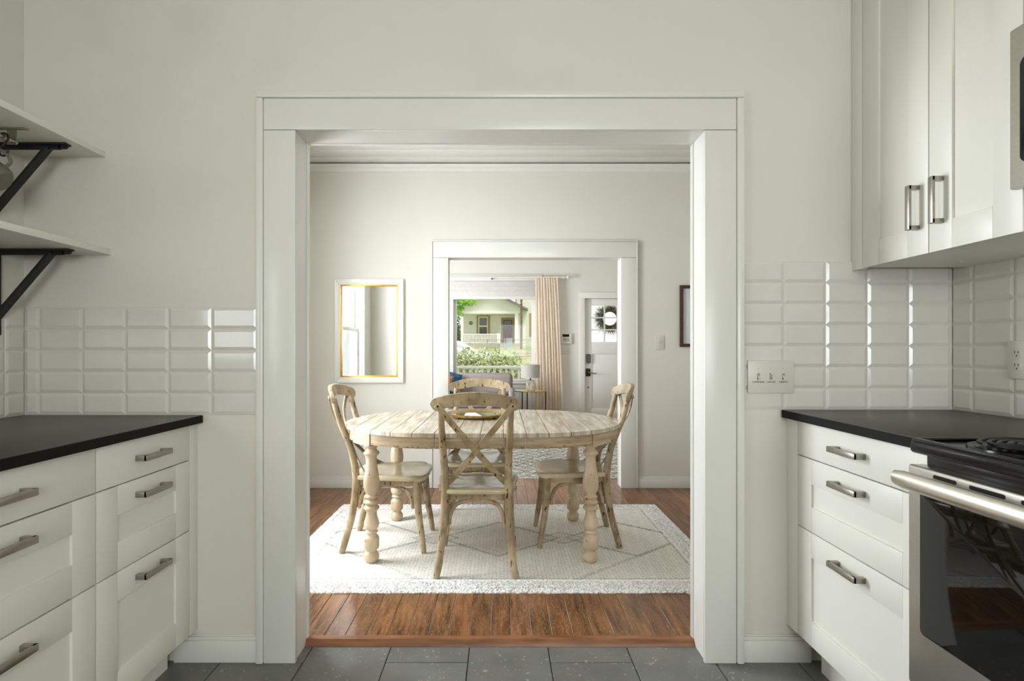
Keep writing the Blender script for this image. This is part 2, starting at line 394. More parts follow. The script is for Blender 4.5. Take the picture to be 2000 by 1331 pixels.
# dining and living floor: narrow oak boards running away from the kitchen
fl2 = S('floor_oak', B(-2.75, 3.0, 2.197, W3+.05, -.06, DF-.012), DARK, 'worn brown oak board floor of dining and living room', 'floor')
pw = .0825; pc = {}
x = -2.60; row = 0
while x < 2.84:
    ys = [2.2135 if -1.63 <= x <= 2.1 else W2+.1]; nxt = ys[0]+random.uniform(1.0, 3.2)
    while nxt < 8.6: ys.append(nxt); nxt += random.uniform(1.6, 3.4)
    ys.append(W3)
    for a, b in zip(ys[:-1], ys[1:]):
        ln = round(b-a-.001, 3); mb = B(-pw/2+.0006, pw/2-.0006, -ln/2, ln/2, -.012, 0); me = mb.mesh('floor_board', .0012, 1); me.materials.append(OAK)
        o = bpy.data.objects.new('floor_board', me); COL.objects.link(o); o.parent = fl2; o.location = (x+pw/2, (a+b)/2, DF+random.uniform(-.0004, .0004))
    x += pw

# ---- cased openings
def casing(name, x0, x1, zt, yf, sgn, cw, bead, th, label, base=0., hw=None):
    """flat board casing with an outer bead around an opening, on the wall face yf (sgn -1 = towards camera)"""
    hw = hw or cw
    root = thing(name, ((x0+x1)/2, yf, base), label, 'door casing', None, 'structure')
    a, b = sorted((yf, yf+sgn*th)); a2, b2 = sorted((yf, yf+sgn*(th+.008)))
    for xa, xb in ((x0-cw, x0), (x1, x1+cw)): B(xa, xb, a, b, base, zt-.001).build('casing_board', TRIM, root, .002)
    B(x0-cw, x1+cw, a, b, zt+.001, zt+hw).build('head_board', TRIM, root, .002)
    for xa, xb in ((x0-cw-bead, x0-cw-.001), (x1+cw+.001, x1+cw+bead)): B(xa, xb, a2, b2, base, zt+hw+.001).build('bead', TRIM, root, .006)
    B(x0-cw-bead, x1+cw+bead, a2, b2, zt+hw+.001, zt+hw+bead).build('bead', TRIM, root, .006)
    return root
c1 = casing('trim_2', ox0+.006, ox1-.006, oz-.003, WK, -1, .116, .028, .02, 'wide white flat casing with outer bead around the kitchen opening')
casing('trim_3', ox0+.006, ox1-.006, oz-.003, 2.197, 1, .116, .028, .016, 'white casing on the dining side of the kitchen opening', DF)
j = thing('trim_4', (0, 2.13, 0), 'glossy white jamb boards lining the wide kitchen opening', 'jamb', None, 'structure')
for b in ((ox0-.01, ox0, 0, oz+.01), (ox1, ox1+.01, 0, oz+.01), (ox0, ox1, oz, oz+.01)):
    B(b[0], b[1], WK, 2.197, b[2], b[3]).build('jamb_board', TRIM, j)
B(ox0, ox0+.004, 2.19, 2.213, DF+.004, oz).build('stop_bead', TRIM, j, .001); B(ox1-.004, ox1, 2.19, 2.213, DF+.004, oz).build('stop_bead', TRIM, j, .001)
casing('trim_5', qx0+.004, qx1-.004, qz-.002, W2, -1, .126, .012, .02, 'white flat casing around the smaller living room opening', DF, .130)
casing('trim_6', qx0+.004, qx1-.004, qz-.002, W2B, 1, .126, .012, .02, 'white casing on the living room side of the smaller opening', DF, .130)
j = thing('trim_7', (.28, 4.66, 0), 'white jamb boards lining the smaller living room opening', 'jamb', None, 'structure')
for b in ((qx0-.008, qx0, DF, qz+.008), (qx1, qx1+.008, DF, qz+.008), (qx0, qx1, qz, qz+.008)):
    B(b[0], b[1], W2-.019, W2B+.019, b[2], b[3]).build('jamb_board', TRIM, j)
# crown strip and baseboards
S('trim_8', MB().prism([(W2, 2.625), (W2-.012, 2.63), (W2-.016, 2.65), (W2-.03, 2.66), (W2-.034, 2.685), (W2, 2.69)], DX0, DX1, 'X'), TRIM, 'slim white picture moulding under the boarded dining ceiling', 'moulding')
def baseboard(name, pts, label, z0=0., h=.10):
    (xa, ya), (xb, yb), n = pts                       # n = outward normal
    m = MB(); t = .016
    def seg(d, za, zb):
        if abs(n[1]) > 0:
            y0, y1 = sorted((ya, ya+n[1]*d)); m.box(xa, xb, y0, y1, za, zb)
        else:
            x0, x1 = sorted((xa, xa+n[0]*d)); m.box(x0, x1, ya, yb, za, zb)
    seg(t, z0, z0+h*.80); seg(t*.75, z0+h*.80, z0+h*.94); seg(t*.45, z0+h*.94, z0+h)
    return S(name, m, TRIM, label, 'baseboard', .002)
bx = .116+.028
baseboard('baseboard_left', ((-1.206, WK), (ox0+.006-bx, WK), (0, -1)), 'short white baseboard between left cabinets and the opening')
baseboard('baseboard_right', ((ox1-.006+bx, WK), (1.146, WK), (0, -1)), 'short white baseboard between the opening and right cabinets')
baseboard('baseboard_dining_left', ((DX0, W2), (qx0-.134, W2), (0, -1)), 'white baseboard below the mirror', DF, .09)
baseboard('baseboard_dining_right', ((qx1+.134, W2), (DX1, W2), (0, -1)), 'white baseboard below the framed picture', DF, .09)
baseboard('baseboard_dining_side', ((DX0, 2.22), (DX0, W2-.02), (1, 0)), 'white baseboard below the dining window', DF, .09)
baseboard('baseboard_front', ((-2.6, W3), (dx0-.10, W3), (0, -1)), 'white baseboard on the street wall of the living room', DF, .09)

# ---- windows
def sash_window(name, axis, c, n, a0, a1, z0, z1, label, split=True, depth=.15):
    """double hung window in a hole; c = inner wall face, n = +1/-1 direction from the room outwards"""
    root = thing(name, ((c, (a0+a1)/2, z0) if axis == 'X' else ((a0+a1)/2, c, z0)), label, 'window', None, 'structure')
    def bx_(nm, p0, p1, d0, d1, q0, q1, mat=TRIM, par=root, bev=.002):
        d0, d1 = sorted((c+n*d0, c+n*d1))
        mb = B(d0, d1, p0, p1, q0, q1) if axis == 'X' else B(p0, p1, d0, d1, q0, q1)
        return mb.build(nm, mat, par, bev)
    cw = .10
    bx_('casing_board', a0-cw, a0+.01, -.02, 0, z0-.02, z1+.01); bx_('casing_board', a1-.01, a1+cw, -.02, 0, z0-.02, z1+.01)
    bx_('head_board', a0-cw, a1+cw, -.022, 0, z1+.01, z1+.12); bx_('sill', a0-cw-.02, a1+cw+.02, -.05, .05, z0-.03, z0)
    bx_('apron_board', a0-cw, a1+cw, -.016, 0, z0-.11, z0-.03)
    for p0, p1 in ((a0, a0+.02), (a1-.02, a1)): bx_('jamb_board', p0, p1, 0, depth, z0, z1)
    bx_('jamb_board', a0+.02, a1-.02, 0, depth, z1-.02, z1)
    zm = (z0+z1)/2; s = .045
    parts = ((z0, zm+.02, .05, .08), (zm-.02, z1-.02, .085, .115)) if split else ((z0, z1-.02, .05, .08),)
    for q0, q1, d0, d1 in parts:
        f = bx_('sash', a0+.02, a0+.02+s, d0, d1, q0, q1)
        bx_('stile', a1-.02-s, a1-.02, d0, d1, q0, q1, TRIM, f); bx_('rail', a0+.02+s, a1-.02-s, d0, d1, q0, q0+s, TRIM, f); bx_('rail', a0+.02+s, a1-.02-s, d0, d1, q1-s, q1, TRIM, f)
        bx_('pane', a0+.02+s, a1-.02-s, (d0+d1)/2-.002, (d0+d1)/2+.002, q0+s, q1-s, GLASS, f, 0)
    return root
sash_window('window_2', 'X', DX0, -1, 2.60, 3.56, .52, 2.27, 'tall white double-hung sash window in the dining room')
sash_window('window_3', 'X', KX0, -1, -.25, .85, 1.06, 2.10, 'white sash window above the left kitchen worktop')
sash_window('added_window_rear', 'Y', -2.6, -1, -.10, 1.60, .90, 2.20, 'wide white sash window added to the unseen rear kitchen wall')  # unseen window, made up to frame the rear fill light
sash_window('added_window_living', 'X', LX0, -1, 6.15, 7.85, .65, 2.25, 'wide white sash window added to the unseen living room side wall')  # unseen window, made up to frame the living room fill light
sash_window('window_1', 'Y', W3, 1, wx0, wx1, wz0, wz1, 'large picture window to the street behind sofa and lamp', False, .14)

# ---- front door
dr = thing('door_1', (dx0, W3, DF), 'white front door with nine-light glass, wreath behind it and black locks', 'door', None, 'structure')
yd0, yd1 = W3+.03, W3+.075
for a, b in ((dx0-.10, dx0), (dx1, dx1+.10)): B(a, b, W3-.02, W3, DF, dz1).build('casing_board', TRIM, dr, .002)
B(dx0-.10, dx1+.10, W3-.022, W3, dz1, dz1+.10).build('head_board', TRIM, dr, .002)
gx0, gx1, gz0, gz1 = dx0+.12, dx1-.12, 1.295, 1.905
lw = MB().box(dx0+.004, gx0, yd0, yd1, DF+.01, dz1-.004).box(gx1, dx1-.004, yd0, yd1, DF+.01, dz1-.004).box(gx0, gx1, yd0, yd1, gz1, dz1-.004)
lw.box(gx0, gx1, yd0, yd1, 1.095, gz0).box(gx0, gx1, yd0, yd1, DF+.01, .18).box(gx0, gx1, yd0+.012, yd1-.012, .18, 1.095)
leaf = lw.build('door_leaf', TRIM, dr, .002)
for i in (1, 2):
    xx = gx0+(gx1-gx0)*i/3; B(xx-.01, xx+.01, yd0+.005, yd1-.005, gz0, gz1).build('glazing_bar', TRIM, leaf)
    zz = gz0+(gz1-gz0)*i/3; B(gx0, gx1, yd0+.006, yd1-.006, zz-.01, zz+.01).build('glazing_bar', TRIM, leaf)
for i in range(3):
    for k in range(3):
        xa = gx0+(gx1-gx0)*i/3; za = gz0+(gz1-gz0)*k/3
        B(xa+.01, xa+(gx1-gx0)/3-.01, yd0+.020, yd0+.024, za+.01, za+(gz1-gz0)/3-.01).build('pane', DOORGLASS, leaf)
lk = MB().prism(rrect(dx0+.032, dx0+.098, .94, 1.09, .02), yd0-.03, yd0, 'Y').build('keypad_lock', BLACKM, dr, .003)
for k in range(5):
    for q in (0, 1): MB().lathe([(.006, -.002), (.006, 0)], (dx0+.053+.024*q, yd0-.031, .96+.025*k), 8, 'Y').build('key', WHITEP, lk)
kb = MB().prism(rrect(dx0+.02, dx0+.098, .72, .85, .015), yd0-.012, yd0, 'Y').build('lock_plate', BLACKM, dr, .002)
MB().tube([(dx0+.065, yd0-.01, .785), (dx0+.065, yd0-.05, .785), (dx0+.09, yd0-.055, .785), (dx0+.16, yd0-.055, .765), (dx0+.19, yd0-.055, .775)], .010, 10).build('lever', NICKEL, kb)
MB().lathe([(.012, -.006), (.012, 0)], (dx0+.063, yd0, .535), 12, 'Y').build('bolt_cap', BLACKM, dr)
B(dx0+.012, dx0+.07, yd0-.02, yd0, 1.965, 1.99).build('door_sensor', WHITEP, dr, .003)
# wreath hangs outside the door glass
wr = thing('door_wreath', (1.842, W3+.13, 1.50), 'bushy green wreath hanging outside the front door glass', 'wreath')
mb = MB()
for i in range(900):
    a = random.uniform(0, 2*PI); rr = .145+random.gauss(0, .016); L_ = random.uniform(.06, .17); da = a+random.uniform(-.9, .9)
    p = Vector((1.842+rr*math.cos(a), W3+.13+random.gauss(0, .012), 1.69+rr*math.sin(a))); d = Vector((math.cos(da)*.8, random.gauss(0, .1), math.sin(da)*.8-.15)).normalized()
    if math.hypot(p.x-1.842, p.z-1.69) < .115: continue
    s_ = d.cross(Vector((0, 1, 0))).normalized()*.004; q = p+d*L_
    mb.add([p-s_, p+s_, q], [(0, 1, 2)])
mb.build('needles', WREATH, wr)
MB().tube([(1.842+.135*math.cos(2*PI*k/32), W3+.13, 1.69+.135*math.sin(2*PI*k/32)) for k in range(33)], .02, 8).build('ring', TWIG, wr)
MB().tube([(1.842, W3+.13, 1.82), (1.842, W3+.11, 1.98), (1.842, W3+.074, 2.0)], .004, 6).build('hanger', BLACKM, wr)

# ================================================================== KITCHEN WALL TILES
def bev_tile(wd, ht, t=.008, b=.011):
    k = ('wt', round(wd, 3), round(ht, 3))
    if k in tcache: return tcache[k]
    b = min(b, wd*.3, ht*.3); x, z = wd/2, ht/2
    v = [(-x, 0, -z), (x, 0, -z), (x, 0, z), (-x, 0, z), (-x, -t*.45, -z), (x, -t*.45, -z), (x, -t*.45, z), (-x, -t*.45, z),
         (-x+b, -t, -z+b), (x-b, -t, -z+b), (x-b, -t, z-b), (-x+b, -t, z-b)]
    f = [(0, 1, 5, 4), (1, 2, 6, 5), (2, 3, 7, 6), (3, 0, 4, 7), (4, 5, 9, 8), (5, 6, 10, 9), (6, 7, 11, 10), (7, 4, 8, 11), (8, 9, 10, 11), (3, 2, 1, 0)]
    me = MB().add(v, f).mesh('wall_tile', .0008, 1, sharp=12); me.materials.append(TILEM); tcache[k] = me; return me
g = .0018
def tile_field(wall, edges, z0, z1, rows, plane, side):
    """edges: sorted tile joints along the wall; side 'Y' = wall facing -Y at y=plane, '+X'/'-X' = side walls"""
    ph = (z1-z0)/rows
    for a, b in zip(edges[:-1], edges[1:]):
        if b-a < .012: continue
        for r in range(rows):
            me = bev_tile(b-a-g, ph-g); o = bpy.data.objects.new('wall_tile', me); COL.objects.link(o); o.parent = wall
            c = (a+b)/2; z = z0+ph*(r+.5)
            if side == 'Y': o.location = (c, plane, z)
            elif side == '+X': o.location = (plane, c, z); o.rotation_euler = (0, 0, PI/2)
            else: o.location = (plane, c, z); o.rotation_euler = (0, 0, -PI/2)
    a, b = edges[0], edges[-1]
    if side == 'Y': B(a, b, plane-.0035, plane+.001, z0, z1).build('grout', GROUT, wall)
    elif side == '+X': B(plane-.001, plane+.0035, a, b, z0, z1).build('grout', GROUT, wall)
    else: B(plane-.0035, plane+.001, a, b, z0, z1).build('grout', GROUT, wall)
tile_field(wall_divider, [KX0+.008, -1.709, -1.5495, -1.390, -1.2305, -1.071, -.9025], .914, 1.312, 5, WK, 'Y')
tile_field(wall_left, [1.987-.1575*k for k in range(8, 0, -1)]+[1.987, WK], .914, 1.312, 5, KX0, '+X')
tile_field(wall_divider, [.8965, 1.048, 1.2035, 1.358, 1.512, 1.6655, KX1-.008], .934, 1.482, 7, WK, 'Y')
tile_field(wall_right, [1.978-.1575*k for k in range(9, 0, -1)]+[1.978, WK], .934, 1.482, 7, KX1, '-X')

# ================================================================== KITCHEN CABINETS
def bar_handle(root, base, u, out, length, parent, standoff=.036):
    """flat nickel pull: bar along u, two tapering feet; base = centre on the face"""
    c = Vector(base); u = Vector(u); n = Vector(out); s = u.cross(n)
    def blk(P):  # 8 points hull as box order
        return P, [(3, 2, 1, 0), (4, 5, 6, 7), (0, 1, 5, 4), (1, 2, 6, 5), (2, 3, 7, 6), (3, 0, 4, 7)]
    mb = MB(); hb = .0088; L2 = length/2
    bar = [c+u*a+s*b*hb+n*d for d, e in ((standoff-.009, L2), (standoff, L2)) for a, b in ((-e, -1), (e, -1), (e, 1), (-e, 1))]
    mb.add(*blk(bar))
    for sg in (-1, 1):
        P = [c+u*(sg*(L2-.006)+sg*a*.006)+s*b*hb+n*d for d, wd in ((0, 1.0), (standoff-.001, 1.0)) for a, b in ((-wd-.2, -1), (wd, -1), (wd, 1), (-wd-.2, 1))]
        mb.add(*blk(P))
    return mb.build('handle', NICKEL, parent, .0012, label='brushed nickel bar handle')
def shaker(root, name, X, sgn, y0, y1, z0, z1, slab=False, st=.085, vertical=False):
    """front at plane X facing -sgn*x ... sgn=+1 means the face looks towards +X"""
    t = .019; gap = .0018; y0 += gap; y1 -= gap; z0 += gap; z1 -= gap
    xa, xb = sorted((X, X-sgn*t))
    if slab:
        return B(xa, xb, y0, y1, z0, z1).build(name, CAB, root, .0015)
    rd = .0004
    mb = MB().box(xa, xb, y0, y0+st-rd, z0, z1).box(xa, xb, y1-st+rd, y1, z0, z1).box(xa, xb, y0+st, y1-st, z0, z0+st).box(xa, xb, y0+st, y1-st, z1-st, z1)
    d = mb.build(name, CAB, root, .0009)
    pa, pb = sorted((X-sgn*.007, X-sgn*.014)); B(pa, pb, y0+st-.003, y1-st+.003, z0+st-.003, z1-st+.003).build('panel', CAB, d)
    return d
def base_unit(X, sgn, y0, y1, zt, zs, wallx, kick, label, group=None):
    root = thing('base_cabinet', ((X+wallx)/2, (y0+y1)/2, 0), label, 'cabinet')
    xa, xb = sorted((X-sgn*.021, wallx+sgn*.0095)); B(xa, xb, y0, y1, zs[3], zt).build('body', CAB, root)
    ka, kb_ = sorted((kick, kick-sgn*.016)); B(ka, kb_, y0, y1, 0, zs[3]).build('toe_kick', CAB, root)
    for k in range(3):
        d = shaker(root, 'drawer', X, sgn, y0, y1, zs[k+1], zs[k], slab=(k == 0))
        hz = (zs[0]+zs[1])/2 if k == 0 else zs[k]-.048
        bar_handle(root, (X, (y0+y1)/2, hz), (0, 1, 0), (sgn, 0, 0), .138, d)
    return root
ZL = (.884, .755, .501, .119); ZR = (.904, .780, .529, .137)
base_unit(-1.125, 1, 1.553, 2.020, .884, ZL, KX0, -1.206, 'narrow white three-drawer base cabinet beside the tiled corner near the opening')
base_unit(-1.125, 1, .943, 1.552, .884, ZL, KX0, -1.206, 'wider white three-drawer base cabinet farther from the opening under the shelves')
base_unit(1.062, -1, 1.388, 1.996, .904, ZR, KX1, 1.147, 'white three-drawer base cabinet between the range and the opening')
B(-1.145, -1.125, 2.021, WK, .119, .884).build('filler_strip', CAB, None, .001, 'narrow white filler strip closing the left cabinets to the wall', 'filler')
B(1.062, 1.082, 1.997, WK, .137, .904).build('filler_strip', CAB, None, .001, 'narrow white filler strip closing the right cabinets to the wall', 'filler')
def worktop(x0, x1, y0, y1, z0, z1, edge, label):
    root = thing('worktop', ((x0+x1)/2, (y0+y1)/2, z0), label, 'worktop')
    B(x0, x1, y0, y1, z0+.0005, z1).build('slab', COUNTER, root, .0015)
    xa, xb = sorted((edge, edge+(.0015 if edge > x0+.1 else -.0015))); B(xa, xb, y0, y1, z0, z1-.0012).build('edge_band', CEDGE, root)
    return root
worktop(KX0+.0085, -1.103, .943, WK-.009, .885, .913, -1.103, 'dark grey worktop with black edge below the open shelves')
worktop(1.04, KX1-.0085, 1.388, WK-.009, .905, .933, 1.04, 'dark grey worktop with black edge beside the range')

# wall cabinet
uz0, uz1, UX = 1.447, 2.475, 1.300
uc = thing('wall_cabinet', ((UX+KX1)/2, 1.7, uz0), 'tall white two-door wall cabinet with vertical handles', 'cabinet')
B(UX+.021, KX1, 1.388, 2.007, uz0+.004, uz1).build('body', CAB, uc)
for y0, y1, hy in ((1.696, 2.007, 1.738), (1.388, 1.695, 1.644)):
    d = shaker(uc, 'cabinet_door', UX, -1, y0, y1, uz0, uz1)
    bar_handle(uc, (UX, hy, 1.596), (0, 0, 1), (-1, 0, 0), .138, d)
for y in (1.5, 1.88): MB().lathe([(.008, -.002), (.008, .001)], (1.55, y, uz0+.004), 10).build('screw_cap', WHITEP, uc)
B(UX, UX+.02, 2.008, WK-.0005, uz0, uz1).build('filler_strip', CAB, None, .001, 'white filler panel between wall cabinet and kitchen wall', 'filler')
uc2 = thing('wall_cabinet', ((UX+KX1)/2, 1.0, 1.95), 'short white wall cabinet above the microwave', 'cabinet')
B(UX+.021, KX1, .628, 1.386, 1.952, uz1).build('body', CAB, uc2)
for y0, y1 in ((1.008, 1.386), (.628, 1.007)): shaker(uc2, 'cabinet_door', UX, -1, y0, y1, 1.952, uz1)

# microwave
mw = thing('microwave', (1.47, 1.0, 1.549), 'stainless microwave with dark window fixed above the range', 'microwave')
B(1.286, KX1, .628, 1.385, 1.553, 1.948).build('body', BLACKM, mw, .002)
B(1.262, 1.285, .628, 1.385, 1.549, 1.944).build('front', STEEL, mw, .004)
MB().prism(rrect(.82, 1.355, 1.606, 1.863, .02), 1.2595, 1.263, 'X').build('window', BLACKG, mw, .001)
MB().prism(rrect(.64, .79, 1.58, 1.91, .01), 1.2595, 1.263, 'X').build('control_panel', BLACKG, mw, .001)
MB().tube([(1.262, .805, 1.63), (1.235, .805, 1.64), (1.235, .805, 1.85), (1.262, .805, 1.86)], .009).build('handle', STEELH, mw)
for k in range(6): B(1.30, 1.36, .70+.1*k, .76+.1*k, 1.549, 1.5535).build('vent_slot', DARK, mw)

# range
rg = thing('range', (1.34, 1.0, 0), 'stainless and black electric range with coil burners', 'range')
RY0, RY1 = .628, 1.385
B(1.055, 1.66, RY0+.004, RY1-.004, .09, .903).build('body', BLACKM, rg, .002)
B(1.10, 1.60, RY0+.03, RY1-.03, 0, .09).build('plinth', DARK, rg)
B(1.042, 1.055, RY0+.03, RY1-.02, .862, .900).build('vent_band', BLACK, rg, .003)
ct = B(1.013, 1.668, RY0, RY1, .900, .930).build('cooktop', BLACK, rg, .008, seg=3)
for b in ((1.016, 1.03, RY0+.004, RY1-.004), (1.640, 1.664, RY0+.004, RY1-.004), (1.03, 1.64, RY0+.004, RY0+.018), (1.03, 1.64, RY1-.018, RY1-.004)):
    B(*b, .928, .937).build('raised_rim', BLACK, ct, .003)
dd = B(1.008, 1.05, RY0+.003, RY1-.003, .335, .872).build('oven_door', STEEL, rg, .006, seg=3)
MB().prism(rrect(RY0+.046, 1.340, .473, .818, .012), 1.0062, 1.010, 'X').build('window', BLACKG, dd, .0006)
for a, b in ((1.235, 1.300), (1.115, 1.200), (.995, 1.080), (.875, .960), (.755, .840)):
    MB().prism(rrect(a, b, .8535, .8625, .004), 1.0068, 1.010, 'X').build('vent_slot', DARK, dd)
hp = [(1.009, 1.345, .838), (.985, 1.352, .840), (.968, 1.358, .841), (.966, 1.30, .841), (.964, 1.0, .841), (.966, .70, .841), (.968, .655, .841), (.985, .66, .84), (1.009, .668, .838)]
for ya_ in (1.325, .664): B(.972, 1.009, ya_, ya_+.023, .828, .850).build('handle_post', STEELH, dd, .004)
mb = MB(); n = 18; V = []; F = []
ys = np.linspace(1.368, .645, 25)
for i, y in enumerate(ys):
    e = min(1, min(i, 24-i)/1.0+.80)
    for k in range(n):
        a = 2*PI*k/n; V.append((.966+.013*e*math.cos(a), y, .842+.0215*e*math.sin(a)))
for i in range(24):
    for k in range(n): F.append((i*n+k, i*n+(k+1) % n, (i+1)*n+(k+1) % n, (i+1)*n+k))
F += [tuple(range(n)), tuple(24*n+k for k in range(n))]
mb.add(V, F).build('handle', STEELH, dd, label='thick stainless towel-bar handle')
B(1.008, 1.05, RY0+.003, RY1-.003, .10, .328).build('storage_drawer', STEEL, rg, .006)
for cx, cy, R in ((1.165, 1.212, .098), (1.165, .81, .076), (1.48, 1.212, .076), (1.48, .81, .098)):
    bn = MB().lathe([(R+.022, 0), (R+.020, .006), (R+.008, .003), (R*.5, -.004), (.012, -.004), (.012, -.002), (R*.5, -.002), (R+.006, .004)], (cx, cy, .9312), 36).build('burner', BLACK, rg)
    pts = []
    turns = 4.5
    for k in range(int(turns*28)):
        a = 2*PI*k/28; rr = .022+(R-.022)*k/(turns*28); pts.append((cx+rr*math.cos(a), cy+rr*math.sin(a), .9445))
    MB().tube(pts, .0048, 6).build('coil', COIL, bn)
    MB().lathe([(.014, .0), (.014, .004)], (cx, cy, .9440), 16).build('cap', STEELH, bn)
B(1.60, 1.668, RY0, RY1, .9305, 1.06).build('back_panel', STEEL, rg, .006)
for k in range(5): MB().lathe([(.02, -.022), (.022, 0)], (1.60, .72+.14*k, 1.0), 16, 'X').build('knob', BLACK, rg)

# shelves with iron brackets
def shelf(zb, zt, xf, by, label):
    root = thing('wall_shelf', ((KX0+xf)/2, 1.5, zb), label, 'shelf', 'white wall shelves above the left worktop')
    B(KX0, xf, .95, WK, zb, zt).build('board', CAB, root, .001)
    for yb in (by, by-.62):
        br = B(KX0, KX0+.270, yb-.015, yb+.015, zb-.006, zb).build('bracket', BLACKM, root, .001, label='black iron bracket')
        MB().prism([(KX0+.240, zb-.006), (KX0+.270, zb-.006), (KX0+.270, zb-.012), (KX0+.262, zb-.018), (KX0+.24, zb-.018)], yb-.004, yb+.004, 'Y').build('tip', BLACKM, br)
        B(KX0, KX0+.245, yb-.004, yb+.004, zb-.02, zb-.006).build('web', BLACKM, br)
        B(KX0, KX0+.012, yb-.015, yb+.015, zb-.30, zb-.006).build('wall_plate', BLACKM, br, .001)
        MB().ribbon([(KX0+.205, yb, zb-.012), (KX0+.1, yb, zb-.135), (KX0+.004, yb, zb-.248)], [(1, 0, -1)]*3, .030, .007).build('brace', BLACKM, br)
        MB().ribbon([(KX0+.199, yb, zb-.008), (KX0+.095, yb, zb-.130), (KX0+.004, yb, zb-.236)], [(0, 1, 0)]*3, .016, .007).build('brace_web', BLACKM, br)
    return root
shelf(1.869, 1.890, -1.466, 1.935, 'upper white wall shelf with a mug rail hung beneath')
shelf(1.506, 1.528, -1.446, 1.95, 'lower white wall shelf on black iron brackets above worktop')
rl = thing('mug_rail', (-1.575, 1.4, 1.82), 'slim metal rail hung under the upper shelf', 'rail')
MB().tube([(-1.577, 1.815, 1.829), (-1.577, 1.0, 1.829)], .008, 12).build('bar', NICKEL, rl)
for y in (1.800, 1.1):
    mt = B(-1.632, -1.528, y-.008, y+.008, 1.8655, 1.869).build('mount', NICKEL, rl, .001)
    B(-1.592, -1.562, y-.0015, y+.0015, 1.817, 1.866).build('drop', NICKEL, mt)
def s_hook(y):
    pts = catmull([(-1.592, y, 1.826), (-1.588, y, 1.838), (-1.577, y, 1.8415), (-1.564, y, 1.836), (-1.563, y, 1.822), (-1.577, y, 1.805), (-1.590, y, 1.790), (-1.589, y, 1.776), (-1.577, y, 1.770), (-1.565, y, 1.776), (-1.563, y, 1.790)], 5)
    MB().tube(pts, .0032, 8).build('s_hook', BLACKM, None, 0, 'small black s-hook on the rail holding the grey mug', 's-hook')
s_hook(1.770)
mg = thing('mug', (-1.577, 1.770, 1.6), 'grey glazed mug hanging by its handle from the rail', 'mug')
ax = Vector((.80, .10, -.59)).normalized(); hd = Vector((.55, 0, .83)); hd = (hd-ax*hd.dot(ax)).normalized(); sd_ = ax.cross(hd)
hook_pt = Vector((-1.577, 1.770, 1.7775))
R_, L_ = .046, .098
cen = hook_pt-hd*(R_+.030)           # mug axis mid point
def mp(r, z, a): return cen+ax*z+(hd*math.cos(a)+sd_*math.sin(a))*r
prof = [(R_, -L_/2), (R_+.001, 0), (R_, L_*.30), (R_*.93, L_*.42), (R_*.74, L_*.495), (.0, L_*.5)]
prof = [(R_-.004, L_*.38), (R_-.004, -L_/2)]+prof
mb = MB(); n = 28; V = []; F = []
for r, z in prof:
    for k in range(n): V.append(mp(max(r, .0005), z, 2*PI*k/n))
for i in range(len(prof)-1):
    for k in range(n): F.append((i*n+k, i*n+(k+1) % n, (i+1)*n+(k+1) % n, (i+1)*n+k))
F.append(tuple(range(n)))
mb.add(V, F).build('cup', GREYC, mg)
hpts = catmull([mp(R_-.002, -.030, 0), mp(R_+.020, -.034, 0), mp(R_+.033, -.012, 0), mp(R_+.033, .012, 0), mp(R_+.020, .032, 0), mp(R_-.002, .028, 0)], 5)
MB().tube(hpts, .0055, 8).build('handle', GREYC, mg)

# switches and outlets
def screw(par, x, y, z): MB().lathe([(.0034, -.0012), (.0034, .0005)], (x, y, z), 10, 'Y').build('screw', WHITEP, par)
sp = thing('light_switch', (.9965, WK-.008, .994), 'white triple toggle switch plate on the tiles beside the opening', 'switch')
B(.911, 1.082, WK-.014, WK-.007, .994, 1.116).build('plate', WHITEP, sp, .003)
for k, (xx, up, word) in enumerate(((.9505, -1, 'OVERHEAD'), (.9965, 1, 'CENTER'), (1.0425, -1, 'DINING'))):
    B(xx-.005, xx+.005, WK-.0144, WK-.0139, 1.0445, 1.0675).build('slot', M('slot_%d' % k, (150, 146, 134), .6), sp)
    MB().prism([(WK-.013, 1.052), (WK-.013, 1.062), (WK-.026, 1.057+up*.010+.003), (WK-.026, 1.057+up*.010-.003)], xx-.0035, xx+.0035, 'X').build('toggle', WHITEP, sp, .001)
    screw(sp, xx, WK-.014, 1.0855); screw(sp, xx, WK-.014, 1.0265)
    o = bpy.data.objects.new('lettering', text_mesh(word, .0088)); COL.objects.link(o); o.parent = sp
    o.rotation_euler = (PI/2, 0, 0); o.location = Vector((xx, WK-.0143, 1.0355))-WORG[sp]
ol = thing('power_outlet', (KX1-.008, 1.80, 1.03), 'white duplex power outlet on the tiled wall by the range', 'outlet')
B(KX1-.014, KX1-.006, 1.765, 1.837, 1.060, 1.183).build('plate', WHITEP, ol, .003)
for z in (1.101, 1.142):
    rc = MB().prism(rrect(1.784, 1.818, z-.015, z+.015, .006), KX1-.0155, KX1-.013, 'X').build('receptacle', WHITEP, ol, .0006)
    for q in (-.006, .006): B(KX1-.016, KX1-.0154, 1.801+q-.001, 1.801+q+.001, z, z+.009).build('slot', INK, rc)
    MB().lathe([(.0024, -.0006), (.0024, 0)], (KX1-.0154, 1.801, z-.007), 10, 'X').build('slot', INK, rc)
MB().lathe([(.003, -.001), (.003, 0)], (KX1-.014, 1.801, 1.1215), 10, 'X').build('screw', WHITEP, ol)
s2 = thing('light_switch', (1.310, W2, 1.15), 'white single toggle switch on dining wall beside the framed picture', 'switch')
B(1.272, 1.348, W2-.006, W2, 1.160, 1.280).build('plate', WHITEP, s2, .002)
MB().prism([(W2-.005, 1.214), (W2-.005, 1.228), (W2-.018, 1.232), (W2-.018, 1.226)], 1.306, 1.314, 'X').build('toggle', WHITEP, s2, .001)
